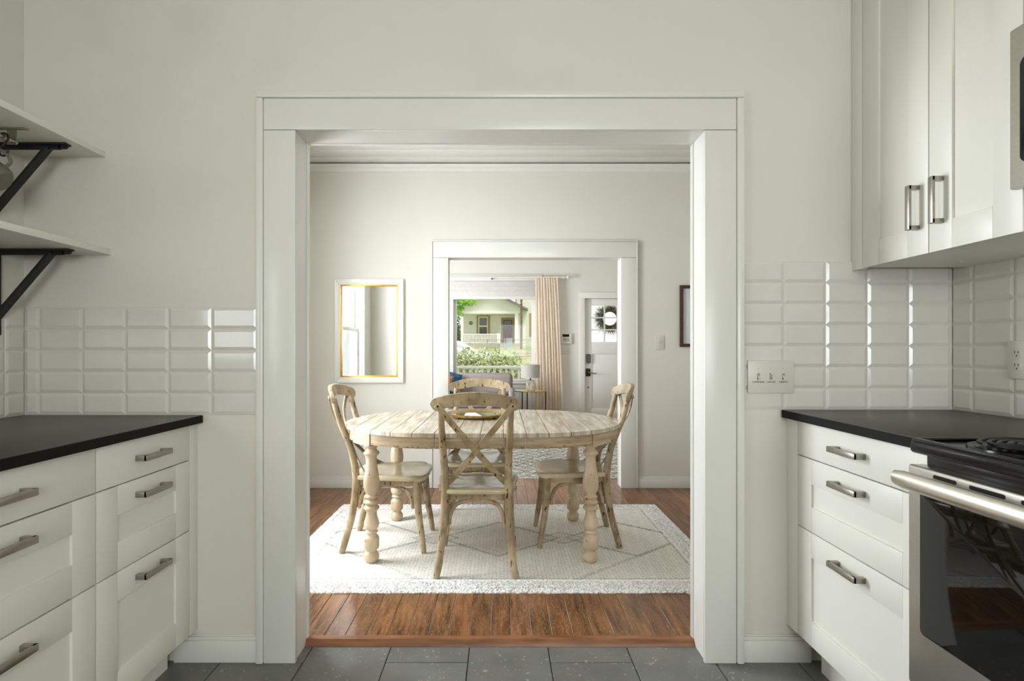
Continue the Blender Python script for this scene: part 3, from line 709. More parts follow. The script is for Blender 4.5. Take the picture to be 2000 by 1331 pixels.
screw(s2, 1.310, W2-.006, 1.250); screw(s2, 1.310, W2-.006, 1.190)
al = thing('alarm_panel', (1.1, W3, 1.26), 'white alarm keypad with dark display beside the front door', 'alarm panel')
x0, z1 = at(1096, 652, W3); x1, z0 = at(1117, 672, W3)
B(x0, x1, W3-.03, W3, z0, z1).build('case', WHITEP, al, .006)
B(x0+.02, x1-.05, W3-.031, W3-.029, z1-.055, z1-.012).build('display', BLACKG, al)
for k in range(3):
    for q in range(3): B(x0+.03+q*.035, x0+.052+q*.035, W3-.0312, W3-.0295, z1-.085-.02*k, z1-.075-.02*k).build('button', INK, al)
s3 = thing('light_switch', (1.1, W3, 1.1), 'white triple switch plate below the alarm keypad', 'switch')
x0, z1 = at(1096, 679, W3); x1, z0 = at(1112, 689, W3)
B(x0, x1+.01, W3-.006, W3, z0-.02, z1).build('plate', WHITEP, s3, .002)
for k in range(3): B(x0+.025+.045*k, x0+.033+.045*k, W3-.018, W3-.005, z0+.01, z0+.035).build('toggle', INK if k == 9 else WHITEP, s3)

# ================================================================== DINING ROOM
# rug -------------------------------------------------------------
def rug(name, x0, x1, y0, y1, ztop, th, step, fn, mat, label, amp):
    nx = int((x1-x0)/step)+1; ny = int((y1-y0)/step)+1
    X, Y = np.meshgrid(np.linspace(x0, x1, nx), np.linspace(y0, y1, ny)); cx, cy = (x0+x1)/2, (y0+y1)/2
    Cc, hgt = fn(X, Y)
    Z = ztop-amp*rng.random(X.shape)*hgt
    edge = np.minimum.reduce([X-x0, x1-X, Y-y0, y1-Y]); Z -= np.clip(.008-edge, 0, .008)*.6
    n = nx*ny
    vt = np.stack([X-cx, Y-cy, Z-(ztop-th)], -1).reshape(-1, 3)
    idx = np.arange(n).reshape(ny, nx)
    q = np.stack([idx[:-1, :-1], idx[:-1, 1:], idx[1:, 1:], idx[1:, :-1]], -1).reshape(-1, 4)
    ring = np.concatenate([idx[0, :], idx[1:, -1], idx[-1, -2::-1], idx[-2:0:-1, 0]])
    low = vt[ring].copy(); low[:, 2] = 0
    wobble = rng.normal(0, .0015, (len(ring), 2)); low[:, :2] += wobble
    lid = np.arange(n, n+len(ring)); r2 = np.roll(ring, -1); l2 = np.roll(lid, -1)
    sides = np.stack([ring, lid, l2, r2], -1)
    me = bpy.data.meshes.new(name); me.from_pydata(np.vstack([vt, low]).tolist(), [], np.vstack([q, sides]).tolist()+[lid[::-1].tolist()])
    a = me.color_attributes.new('pattern', 'FLOAT_COLOR', 'POINT')
    cc = np.ones((n+len(ring), 4), np.float32); cc[:n, :3] = Cc.reshape(-1, 3); cc[n:, :3] = cc[ring, :3]
    a.data.foreach_set('color', cc.ravel()); me.materials.append(mat)
    o = bpy.data.objects.new(name, me); COL.objects.link(o); o.location = (cx, cy, ztop-th)
    return tag(o, label, 'rug')
def lin(c): return np.array(srgb(c)[:3])
rx0, rx1, ry0, ry1 = -1.155, 1.130, 2.602, 4.085
def dining_pattern(X, Y):
    u = X-(rx0+rx1)/2; v = Y-(ry0+ry1)/2; hx, hy = (rx1-rx0)/2, (ry1-ry0)/2
    base = lin((236, 233, 222)); dark = lin((122, 112, 106)); mid = lin((206, 200, 182)); white = lin((248, 248, 246))
    noise = rng.random(X.shape); lowf = np.sin(u*7.1+1.3)*np.sin(v*8.7+.4)*.5+.5
    C = np.broadcast_to(base, X.shape+(3,)).copy()
    def mix(mask, c, f):
        f = np.clip(mask*f, 0, 1)[..., None]; C[:] = C*(1-f)+c*f
    ed = np.minimum(hx-np.abs(u), hy-np.abs(v))
    # three joined lozenges along the length, small ones at the joints
    for cx_, rx_, ry_, fill in ((0, .36, .30, mid), (-.76, .36, .30, base), (.76, .36, .30, base), (-.38, .14, .10, mid), (.38, .14, .10, mid), (-1.14, .14, .10, mid), (1.14, .14, .10, mid)):
        d = np.abs(u-cx_)/rx_+np.abs(v)/ry_
        mix((d < 1)*1., fill, .35); mix((np.abs(d-1) < .045*(.36/rx_)**.6)*(noise > .25)*1., dark, .75*(.6+.4*lowf))
    # weave ribs: alternate diagonal directions by lozenge lattice
    lat = (np.floor((u/.36+v/.30)/2)+np.floor((u/.36-v/.30)/2)) % 2
    rib = np.where(lat > .5, np.sin((u*.35+v)*2*PI/.022), np.sin((-u*.35+v)*2*PI/.022))
    dots = (np.sin(u*2*PI/.019+3*v) > -.2)
    mix(((rib > .45) & dots & (ed > .13))*1., lin((146, 138, 122)), .5)
    outer = np.abs(np.abs(u)/.36+np.abs(v)/.30-3.1); mix((outer < .06)*(noise > .35)*1., dark, .35)
    mix((ed < .125)*1., white, .8)
    mix((ed < .125)*(noise > .72)*1., dark, .55)
    mix((np.abs(ed-.125) < .006)*1., white, .9); mix((np.abs(ed-.142) < .007)*(noise > .4)*1., dark, .55); mix((np.abs(ed-.045) < .006)*(noise > .5)*1., dark, .35)
    C *= (.93+.10*noise)[..., None]
    return C, np.where(ed < .125, .9, .25)
rug('area_rug', rx0, rx1, ry0, ry1, .0300, .0118, .0058, dining_pattern, RUGM, 'cream rug with faded grey lozenges under the dining table', .007)
RT = .030
# table -----------------------------------------------------------
TC = Vector((-.101, 3.33, RT)); RXE, RYE, LEAF_W, TZ = .575, .560, .458, .740
tb = thing('dining_table', (TC.x, TC.y, RT), 'oval distressed cream plank table on turned legs', 'table')
def outline(ins=0., n=40):
    pts = []
    for k in range(n+1):
        a = -PI/2+PI*k/n; pts.append((TC.x+LEAF_W/2+(RXE-ins)*math.cos(a), TC.y+(RYE-ins)*math.sin(a)))
    for k in range(n+1):
        a = PI/2+PI*k/n; pts.append((TC.x-LEAF_W/2+(RXE-ins)*math.cos(a), TC.y+(RYE-ins)*math.sin(a)))
    return pts
def half_depth(x, ins=0.):
    d = abs(x-TC.x)-LEAF_W/2
    if d <= 0: return RYE-ins
    t = d/(RXE-ins); return (RYE-ins)*math.sqrt(max(0, 1-t*t))
xs = [TC.x-LEAF_W/2+LEAF_W*k/4 for k in range(5)]
ew = (RXE-.006)/5
xs = [TC.x-LEAF_W/2-ew*k for k in range(5, 0, -1)]+xs+[TC.x+LEAF_W/2+ew*k for k in range(1, 6)]
for xa, xb in zip(xs[:-1], xs[1:]):
    xa += .0014; xb -= .0014; nn = 10
    lo = [(x_, TC.y-half_depth(x_)) for x_ in np.linspace(xa, xb, nn)]; hi = [(x_, TC.y+half_depth(x_)) for x_ in np.linspace(xb, xa, nn)]
    MB().prism(lo+[p for p in hi], TZ-.022, TZ, 'Z').build('plank', PLANKM, tb, .0012, seg=1)
def ring_seg(pts_o, pts_i, z0, z1):
    n = len(pts_o); V = []
    for z in (z0, z1):
        V += [(p[0], p[1], z) for p in pts_o]; V += [(p[0], p[1], z) for p in pts_i]
    F = []
    for k in range(n-1):
        F += [(k, k+1, 2*n+k+1, 2*n+k), (n+k+1, n+k, 3*n+k, 3*n+k+1), (2*n+k, 2*n+k+1, 3*n+k+1, 3*n+k), (n+k, n+k+1, k+1, k)]
    F += [(0, 2*n, 3*n, n), (n-1, 2*n-1, 4*n-1, 3*n-1)]
    return MB().add(V, F)
def arc(a0, a1, ins, side, n=14):
    cx_ = TC.x+side*LEAF_W/2
    return [(cx_+(RXE-ins)*math.cos(a)*1., TC.y+(RYE-ins)*math.sin(a)) for a in np.linspace(a0, a1, n)]
AZ0, AZ1 = .662, TZ-.0225
def worn(po, pi):
    n = len(po); V = []; F = []; hz = [AZ0+max(.001, random.gauss(.005, .004)) for _ in po]
    for k in range(n): V += [(po[k][0], po[k][1], AZ0-.0012), (po[k][0], po[k][1], hz[k]), (pi[k][0], pi[k][1], hz[k]), (pi[k][0], pi[k][1], AZ0-.0012)]
    for k in range(n-1):
        for q in range(4): F.append((4*k+q, 4*k+(q+1) % 4, 4*k+4+(q+1) % 4, 4*k+4+q))
    F += [(0, 1, 2, 3), (4*n-4, 4*n-3, 4*n-2, 4*n-1)]
    return MB().add(V, F)
for side in (1, -1):
    off = 0 if side == 1 else PI
    lim = [-PI/2, -.90, -.58, .58, .90, PI/2]
    for k in range(5):
        blk = k in (1, 3); ins = .010 if blk else .014
        a0, a1 = lim[k]+off+.003, lim[k+1]+off-.003
        ring_seg(arc(a0, a1, ins, side), arc(a0, a1, ins+(.075 if blk else .022), side), AZ0-(.010 if blk else 0), AZ1).build('corner_block' if blk else 'apron', APRONM, tb, .0015, seg=1)
        if not blk: worn(arc(a0, a1, ins-.0009, side, 60), arc(a0, a1, ins+.003, side, 60)).build('worn_edge', RUST, tb)
for sg in (-1, 1):
    ya, yb = sorted((TC.y+sg*(RYE-.014), TC.y+sg*(RYE-.036)))
    B(TC.x-LEAF_W/2+.001, TC.x+LEAF_W/2-.001, ya, yb, AZ0, AZ1).build('apron', APRONM, tb, .0015)
    xw_ = np.linspace(TC.x-LEAF_W/2+.001, TC.x+LEAF_W/2-.001, 60); worn([(x_, TC.y+sg*(RYE-.0131)) for x_ in xw_], [(x_, TC.y+sg*(RYE-.017)) for x_ in xw_]).build('worn_edge', RUST, tb)
for sg in (-1, 1): B(TC.x-.70, TC.x+.70, TC.y+sg*.20-.02, TC.y+sg*.20+.02, AZ0+.02, AZ1).build('slide_rail', APRONM, tb)
zoom_prof = [(535, 98), (548, 100), (556, 74), (568, 66), (578, 82), (588, 106), (598, 106), (606, 92), (616, 72), (640, 70), (680, 76), (730, 94), (780, 110), (815, 108), (845, 90), (862, 70), (868, 72), (874, 92), (884, 92), (890, 68), (898, 64), (906, 90), (916, 104), (926, 90), (936, 74), (944, 100), (956, 106), (966, 88), (980, 72), (1005, 74), (1040, 98), (1062, 104), (1085, 92), (1098, 64), (1106, 84), (1114, 86), (1122, 66), (1130, 70), (1140, 94), (1150, 102), (1154, 104), (1210, 104), (1218, 98), (1228, 72), (1238, 68), (1246, 84), (1262, 102), (1282, 104), (1298, 92), (1308, 74)]
ztop, zbot = .655, RT
prof = [(d/1294.7/2, ztop-(ztop-zbot)*(y-535)/(1308-535)) for y, d in zoom_prof][::-1]
me0 = None
for lx in (-.687, .478):
    for ly in (2.968, 3.692):
        if me0 is None:
            o = MB().lathe(prof, (lx, ly, 0), 28).build('leg', LEGM, tb, sharp=50); me0 = o; base_l = Vector((lx, ly, 0))
        else:
            o = me0.copy(); COL.objects.link(o); o.location = Vector((lx, ly, 0))-base_l
# tray ------------------------------------------------------------
tx, ty = -.145, 3.46
ty_root = thing('serving_tray', (tx, ty, TZ), 'round brass mirrored tray with two loop handles on the table', 'tray')
MB().lathe([(.172, .004), (.176, .004), (.190, .016), (.192, .022), (.188, .022), (.172, .010), (.0, .0095)], (tx, ty, TZ+.006), 48).build('rim', BRASS, ty_root)
MB().lathe([(.170, .0098), (.170, .0112), (.0, .0112)], (tx, ty, TZ+.006), 48).build('mirror_plate', MIRROR, ty_root)
for k in range(4):
    a = PI/4+PI/2*k; MB().lathe([(.010, 0), (.012, .011)], (tx+.15*math.cos(a), ty+.15*math.sin(a), TZ), 12).build('foot', BLACKM, ty_root)
for sg in (-1, 1):
    pts = [(tx+sg*.182, ty-.055, TZ+.020), (tx+sg*.212, ty-.055, TZ+.016), (tx+sg*.218, ty-.055, TZ+.030), (tx+sg*.218, ty-.055, TZ+.062), (tx+sg*.218, ty+.055, TZ+.062), (tx+sg*.218, ty+.055, TZ+.030), (tx+sg*.212, ty+.055, TZ+.016), (tx+sg*.182, ty+.055, TZ+.020)]
    MB().tube(pts, .0055, 8).build('handle', BRASS, ty_root)

# chairs ----------------------------------------------------------
def make_chair():
    c = thing('dining_chair', (0, 0, 0), 'x', 'chair', 'cross-back chairs around the oval table')
    lean = -.27
    for s in (-1, 1):
        MB().tube(catmull([(s*.196, -.240, 0), (s*.184, -.222, .07), (s*.171, -.190, .20), (s*.162, -.174, .33), (s*.159, -.172, .43), (s*.162, -.198, .57), (s*.167, -.256, .72), (s*.171, -.292, .85)], 5), [.0165, .0185, .0195, .0205, .0205, .0185, .0175, .016], 12).build('rear_leg', CREAM, c)
        MB().tube(catmull([(s*.199, .216, 0), (s*.190, .204, .08), (s*.178, .182, .22), (s*.172, .170, .395)], 6), [.0135, .0165, .0195, .0225], 12).build('front_leg', CREAM, c)
    # seat: shield outline with a shallow dish
    outl = catmull([(-.158, -.186, 0), (0, -.196, 0), (.158, -.186, 0), (.192, -.06, 0), (.214, .08, 0), (.214, .15, 0), (.168, .214, 0), (0, .226, 0), (-.168, .214, 0), (-.214, .15, 0), (-.214, .08, 0), (-.192, -.06, 0)], 5, True)
    n = len(outl); V = []; F = []
    rings = [(.93, .398), (.985, .400), (1., .406), (1., .416), (.985, .423), (.94, .4245), (.80, .420), (.55, .414), (.28, .412), (.02, .412)]
    for sc_, z in rings:
        for p in outl:
            x_, y_ = p.x*sc_, .02+(p.y-.02)*sc_; dz = .004*(abs(x_)/.2)**2 if sc_ < .95 else 0
            V.append((x_, y_, z+dz-(.006 if y_ > .17 and sc_ > .6 else 0)))
    for i in range(len(rings)-1):
        for k in range(n): F.append((i*n+k, i*n+(k+1) % n, (i+1)*n+(k+1) % n, (i+1)*n+k))
    F += [tuple(range(n)), tuple((len(rings)-1)*n+k for k in range(n))]
    MB().add(V, F).build('seat', SEATM, c, sharp=60)
    V = [(p.x*.90, .015+(p.y-.015)*.90, z) for z in (.368, .399) for p in outl]
    MB().add(V, [tuple(range(n)), tuple(range(n, 2*n))]+[(k, (k+1) % n, n+(k+1) % n, n+k) for k in range(n)]).build('seat_rail', CREAM, c, .002, seg=1)
    # crescent top rail
    V = []; F = []; xs_ = [-.219+.438*k/44 for k in range(45)]
    for x_ in xs_:
        a_ = abs(x_); top = .926-.85*x_*x_; bot = .860-.85*x_*x_
        if a_ > .185:
            h_ = math.sqrt(max(.0345**2-(a_-.185)**2, 1e-6)); top = min(top, .862+h_); bot = max(.862-h_, bot if a_ < .187 else -9)
        yc = -.338+.040*(x_/.2)**2
        for z_, d_ in ((top-.003, -.011), (top, 0), (top-.003, .011), (bot+.003, .011), (bot, 0), (bot+.003, -.011)):
            V.append((x_, yc+d_+lean*(z_-.89), z_))
    for i in range(44):
        for k in range(6): F.append((i*6+k, i*6+(k+1) % 6, (i+1)*6+(k+1) % 6, (i+1)*6+k))
    F += [tuple(range(6)), tuple(44*6+k for k in range(6))]
    MB().add(V, F).build('top_rail', CREAM, c, sharp=45)
    # crossing straps, wrapping round the posts to the seat sides
    for s, dy in ((1, -.0), (-1, .0085)):
        pts = catmull([(s*.186, -.3155, .862), (s*.10, -.314+dy*.5, .756), (0, -.262+dy, .628), (-s*.085, -.196+dy*.7, .520), (-s*.140, -.135, .452), (-s*.186, -.098, .415), (-s*.203, -.045, .392)], 5)
        nor = []
        for i, p in enumerate(pts):
            t = i/(len(pts)-1); k = max(0, (t-.62)/.38); nor.append(Vector((-s*k*1.3, -1+.9*k, -.35)))
        MB().ribbon(pts, nor, .031, .0065).build('cross_brace', CREAM, c, .0012, seg=1)
        b_ = Vector(pts[0]); MB().lathe([(.0052, -.004), (.0052, .004)], (b_.x-s*.006, b_.y-.002, b_.z-.008), 10, 'Y').build('bolt', BLACKM, c)
        b_ = Vector(pts[-2]); MB().lathe([(.0045, -.004), (.0045, .004)], (b_.x-s*.001, b_.y, b_.z), 8, 'X').build('bolt', BLACKM, c)
    # bentwood arches under the seat
    def arch(p, q, ins):
        p, q = Vector(p), Vector(q); d = (q-p); L = d.length; d.normalize()
        pts = catmull([p+Vector((0, 0, -.0)), p+d*.006+Vector((0, 0, .05)), p+d*.035+Vector((0, 0, .10)), p+d*.10+Vector((0, 0, .123)), p+d*(L/2)+Vector((0, 0, .1265)), q-d*.10+Vector((0, 0, .123)), q-d*.035+Vector((0, 0, .10)), q-d*.006+Vector((0, 0, .05)), q], 5)
        MB().tube(pts, [.009, .0105, .0105, .0105, .0105, .0105, .009], 9).build('arch_stretcher', CREAM, c)
    arch((-.138, -.160, .240), (.138, -.160, .240), 0); arch((-.150, .178, .240), (.150, .178, .240), 0)
    for s in (-1, 1):
        arch((s*.166, -.150, .240), (s*.170, .148, .240), 0)
    for s in (-1, 1):
        MB().prism([(-s*0+s*.142, .368), (s*.118, .368), (s*.142, .325)], -.172, -.152, 'Y').build('corner_bracket', CREAM, c)
    return c
chair = make_chair()
spots = [((-.122, 2.990), 0, 'distressed cross-back chair with its back to the kitchen, in front of the table'),
         ((-.640, 3.285), -PI/2, 'distressed cross-back chair at the table end on the mirror side'),
         ((.437, 3.365), PI/2, 'distressed cross-back chair at the table end on the light switch side'),
         ((-.150, 3.690), PI, 'distressed cross-back chair facing the kitchen, behind the table and tray')]
for i, ((x_, y_), rz, lab) in enumerate(spots):
    o = chair if i == 0 else copy_tree(chair)
    o.location = (x_, y_, RT); o.rotation_euler = (0, 0, rz); o['label'] = lab

# mirror ----------------------------------------------------------
mx0, mz1 = at(655, 546, W2); mx1, mz0 = at(789, 748, W2)
mr = thing('wall_mirror', ((mx0+mx1)/2, W2, mz0), 'upright mirror with white frame and thin gold liner', 'mirror')
def frame4(root, name, x0, x1, z0, z1, wd, y0, y1, mat, bev=.003):
    for P in ([(x0, z0), (x1, z0), (x1-wd, z0+wd), (x0+wd, z0+wd)], [(x1, z0), (x1, z1), (x1-wd, z1-wd), (x1-wd, z0+wd)],
              [(x1, z1), (x0, z1), (x0+wd, z1-wd), (x1-wd, z1-wd)], [(x0, z1), (x0, z0), (x0+wd, z0+wd), (x0+wd, z1-wd)]):
        MB().prism(P, y0, y1, 'Y').build(name, mat, root, bev)
frame4(mr, 'frame_board', mx0, mx1, mz0, mz1, .048, W2-.028, W2, TRIM)
frame4(mr, 'gold_liner', mx0+.044, mx1-.044, mz0+.044, mz1-.044, .016, W2-.025, W2-.006, GOLD, .002)
B(mx0+.055, mx1-.055, W2-.012, W2-.008, mz0+.055, mz1-.055).build('glass', MIRROR, mr)
# picture
px0, pz1 = at(1327, 558, W2); _, pz0 = at(1327, 678, W2)
pc_ = thing('framed_picture', (px0+.22, W2, pz0), 'framed print with walnut frame and pale mat', 'picture')
frame4(pc_, 'frame_board', px0, px0+.42, pz0, pz1, .026, W2-.025, W2, WOODF, .002)
B(px0+.02, px0+.40, W2-.010, W2-.004, pz0+.02, pz1-.02).build('mat_board', PAPER, pc_)
B(px0+.09, px0+.33, W2-.0106, W2-.0098, pz0+.10, pz1-.10).build('print', M('print_ink', (150, 158, 160), .7, var=.5, scale=9), pc_)

# ================================================================== LIVING ROOM
def braid(X, Y):
    C = np.broadcast_to(lin((186, 182, 172)), X.shape+(3,)).copy(); noise = rng.random(X.shape)
    row_ = np.floor(Y/.085); ph = np.where(row_ % 2 > .5, .5, 0.)
    v = (Y/.085) % 1; u = (X/.15+ph) % 1
    arc_ = np.abs(v-(.25+.55*np.sin(PI*u)))
    C[(arc_ < .12)] = lin((112, 106, 98)); C[(arc_ > .32) & (noise > .5)] = lin((206, 202, 192))
    C *= (.85+.2*noise)[..., None]
    return C, np.ones_like(X)
rug('living_rug', -1.55, 1.62, 4.93, 8.0, DF+.013, .0128, .0125, braid, RUG2M, 'grey and white scallop-patterned rug in the living room', .008)
LZ = DF+.013
# sofa (its back to the street window)
sf = thing('sofa', (-.75, 8.55, DF), 'mauve-grey sofa standing in front of the street window', 'sofa')
sx0, sx1 = -1.75, .200
B(sx0+.06, sx1-.06, 8.12, 8.95, .13, .32).build('base', SOFA, sf, .02)
for a, b in ((sx0, sx0+.08), (sx1-.08, sx1)): B(a, b, 8.10, 8.98, .13, .58).build('arm', SOFA, sf, .03, seg=3)
B(sx0+.06, sx1-.06, 8.80, 8.98, .30, .72).build('back', SOFA, sf, .04, seg=3)
mid_ = -.66
for a, b in ((sx0+.085, mid_-.005), (mid_+.005, sx1-.085)):
    B(a, b, 8.08, 8.72, .32, .47).build('seat_cushion', SOFA, sf, .045, seg=4)
for a, b in ((sx0+.085, mid_-.005), (mid_+.005, sx1-.015)):
    B(a, b, 8.60, 8.80, .46, .805).build('back_cushion', SOFA, sf, .07, seg=4)
for a in (sx0+.1, sx1-.1):
    for y in (8.2, 8.88): MB().lathe([(.015, 0), (.022, .13)], (a, y, DF), 12).build('leg', BLACKM, sf)
def pillow(name, c, sz, rot, mat, label):
    V = []; F = []; n = 14
    for sgn in (1, -1):
        for i in range(n+1):
            for k in range(n+1):
                u, v = 2*i/n-1, 2*k/n-1; h = .075*((1-u*u)*(1-v*v))**.45; pinch = 1-.06*(1-u*u)*(v*v)-.0
                V.append((u*sz/2*(1-.07*(1-v*v)*0-.05*(1-abs(v))), sgn*h, v*sz/2*(1-.05*(1-abs(u)))))
    for s_ in (0, 1):
        o_ = s_*(n+1)**2
        for i in range(n):
            for k in range(n):
                q = (o_+i*(n+1)+k, o_+(i+1)*(n+1)+k, o_+(i+1)*(n+1)+k+1, o_+i*(n+1)+k+1); F.append(q if s_ else q[::-1])
    mb = MB().add(V, F); me = mb.mesh(name); me.materials.append(mat)
    bm = bmesh.new(); bm.from_mesh(me); bmesh.ops.remove_doubles(bm, verts=bm.verts, dist=.0005); bm.to_mesh(me); bm.free()
    o = bpy.data.objects.new(name, me); COL.objects.link(o); o.location = c; o.rotation_euler = rot; return tag(o, label, 'pillow')
pillow('throw_pillow', (-.83, 8.47, .655), .40, (-.30, .32, .10), BLUE, 'blue throw pillow propped on the sofa behind the orange one')
pillow('throw_pillow', (-.92, 8.33, .640), .36, (-.30, .22, -.1), ORANGE, 'terracotta orange throw pillow leaning on the sofa')
# side table and lamp
st_ = thing('side_table', (.45, 8.42, DF), 'round thin-topped metal side table beside the sofa', 'side table')
MB().lathe([(.243, 0), (.245, .004), (.245, .010), (.240, .014)], (.45, 8.42, .536), 40).build('top', BRASS, st_)
for a in (-2.2, -.15, 1.75):
    MB().tube([(.45+.225*math.cos(a), 8.42+.225*math.sin(a), DF), (.45+.225*math.cos(a), 8.42+.225*math.sin(a), .537)], .0085, 8).build('leg', BLACKM, st_)
MB().tube([(.45+.225*math.cos(2*PI*k/36), 8.42+.225*math.sin(2*PI*k/36), .10) for k in range(37)], .006, 6).build('lower_ring', BLACKM, st_)
lp = thing('table_lamp', (.4485, 8.42, .550), 'table lamp with grey drum shade and carved block base', 'lamp')
mbx = MB().prism(rrect(.4485-.062, .4485+.062, 8.42-.05, 8.42+.05, .012), .550, .706, 'Z').build('base', LAMPB, lp, .004)
MB().lathe([(.012, 0), (.009, .035), (.006, .16)], (.4485, 8.42, .705), 14).build('neck', BLACKM, lp)
V = []; F = []; n = 40
for r_, z_ in ((.140, .740), (.143, .740), (.145, .940), (.142, .940)):
    for k in range(n): V.append((.4485+r_*math.cos(2*PI*k/n), 8.42+r_*.9*math.sin(2*PI*k/n), z_))
for i in range(4):
    for k in range(n): F.append((i*n+k, i*n+(k+1) % n, ((i+1) % 4)*n+(k+1) % n, ((i+1) % 4)*n+k))
MB().add(V, F).build('shade', SHADE, lp)
MB().tube([(.4485-.141, 8.42, .86), (.4485+.141, 8.42, .86)], .003, 6).build('spider', BLACKM, lp)
# low pouf in front of the side table
MB().lathe([(.20, 0), (.235, .03), (.25, .14), (.24, .27), (.20, .315), (.10, .328), (0, .33)], (.36, 7.35, LZ), 36).build('pouf', M('pouf_fabric', (190, 188, 182), .95, var=.06, scale=30, bump=.2, bscale=150), None, 0, 'low round pale grey pouf on the scallop-patterned rug', 'pouf')
# curtain, rod and blind at the street window
rodz = at(0, 542, 9.2)[1]
rod = thing('curtain_rod', (.1, 9.2, rodz), 'slim white curtain rod with round finial above the street window', 'curtain rod')
MB().tube([(-1.2, 9.2, rodz), (1.085, 9.2, rodz)], .011, 10).build('bar', TRIM, rod)
MB().lathe([(.010, 0), (.022, .006), (.028, .025), (.020, .045), (.005, .052)], (1.085, 9.2, rodz), 16, 'X').build('finial', TRIM, rod)
for xx in (-.15, 1.03): B(xx-.006, xx+.006, 9.19, W3, rodz-.03, rodz-.008).build('bracket', BLACKM if xx < 0 else TRIM, rod)
def curtain(x0t, x1t, x0b, x1b, y, z0, z1, folds, label):
    nu, nv = folds*12, 30; V = []; F = []
    for sgn in (0, 1):
        for i in range(nv+1):
            t = i/nv; z = z1+(z0-z1)*t; a = x0t+(x0b-x0t)*min(1, t*1.15)**.8; b = x1t+(x1b-x1t)*min(1, t*1.15)**.8
            for k in range(nu+1):
                u = k/nu; ph = u*folds*2*PI+.7*math.sin(u*9)+.5*math.sin(t*3+u*4)
                V.append((a+(b-a)*u+.006*math.sin(ph*.5+t*5), y+.026*(.5+.5*t)*math.sin(ph)+.0012*sgn, z+(.012*math.sin(ph*1.3) if i == 0 else 0)))
    W_ = nu+1; O_ = (nv+1)*W_
    for i in range(nv):
        for k in range(nu):
            a = i*W_+k; F.append((a, a+1, a+W_+1, a+W_)); F.append((O_+a, O_+a+W_, O_+a+W_+1, O_+a+1))
    for k in range(nu): F.append((k, O_+k, O_+k+1, k+1)); a = nv*W_+k; F.append((a, a+1, O_+a+1, O_+a))
    return MB().add(V, F).build('curtain', CURT, None, 0, label, 'curtain')
curtain(.555, .935, .575, 1.03, 9.2, DF+.01, rodz+.012, 9, 'sheer blush curtain gathered between street window and front door')
bl = thing('window_blind', (-.1, W3-.02, 2.0), 'white roman blind drawn up at the top of the street window', 'blind')
for k in range(3): B(wx0-.02, wx1+.02, W3-.045+.006*k, W3-.036+.006*k, 2.05+.075*k, 2.05+.075*(k+1)+.03).build('blind_fold', BLIND, bl, .003)
B(wx0-.02, wx1+.02, W3-.055, W3-.026, 2.002, 2.052).build('bottom_rail', TRIM, bl, .006)

# ================================================================== OUTDOORS
S('porch_floor', B(-3.5, 4, W3+.14, 11.6, -.12, -.02), CONC, 'pale porch floor outside the street window', 'porch floor')
S('porch_roof', B(-3.5, 4, W3+.14, 10.1, 2.75, 2.9), CEIL, 'porch roof above the front door', 'roof')
def terrain():
    X = np.linspace(-60, 60, 61); Yk = [11.6, 14, 20, 24, 32, 34, 38, 42, 49, 70, 120]; Zk = [-.45, -.4, -.3, -.05, .12, .25, 1.0, 1.25, 1.5, 1.8, 2.2]
    V = [(x_, y_, z_) for y_, z_ in zip(Yk, Zk) for x_ in X]; F = []
    for i in range(len(Yk)-1):
        for k in range(60): a = i*61+k; F.append((a, a+1, a+62, a+61))
    return MB().add(V, F)
S('ground', terrain(), GRASS, 'grassy front yards rising gently to the house across the street', 'ground')
MB().add([(-60, 25, 0.02), (60, 25, .02), (60, 33, .20), (-60, 33, .20), (-60, 25, -.3), (60, 25, -.3), (60, 33, -.3), (-60, 33, -.3)], [(0, 1, 2, 3), (0, 4, 5, 1), (2, 6, 7, 3), (1, 5, 6, 2), (0, 3, 7, 4), (4, 7, 6, 5)]).build('street', ROAD, None, 0, 'grey asphalt street behind the hedge', 'street', None, 'structure')
# porch railing
rr_ = thing('porch_railing', (0, 11.2, -.02), 'white wooden porch railing with square balusters before the hedge', 'railing')
rz1 = at(0, 715, 11.2)[1]
B(-3.4, 3.9, 11.16, 11.24, rz1-.055, rz1).build('top_rail', HTRIM, rr_, .004); B(-3.4, 3.9, 11.175, 11.225, .08, .14).build('bottom_rail', HTRIM, rr_, .004)
x_ = -3.3
while x_ < 3.8:
    B(x_-.024, x_+.024, 11.178, 11.222, .13, rz1-.05).build('baluster', HTRIM, rr_); x_ += .122
for x_ in (-3.4, 0.95, 3.9): B(x_-.06, x_+.06, 11.14, 11.26, -.02, rz1+.04).build('post', HTRIM, rr_, .004)
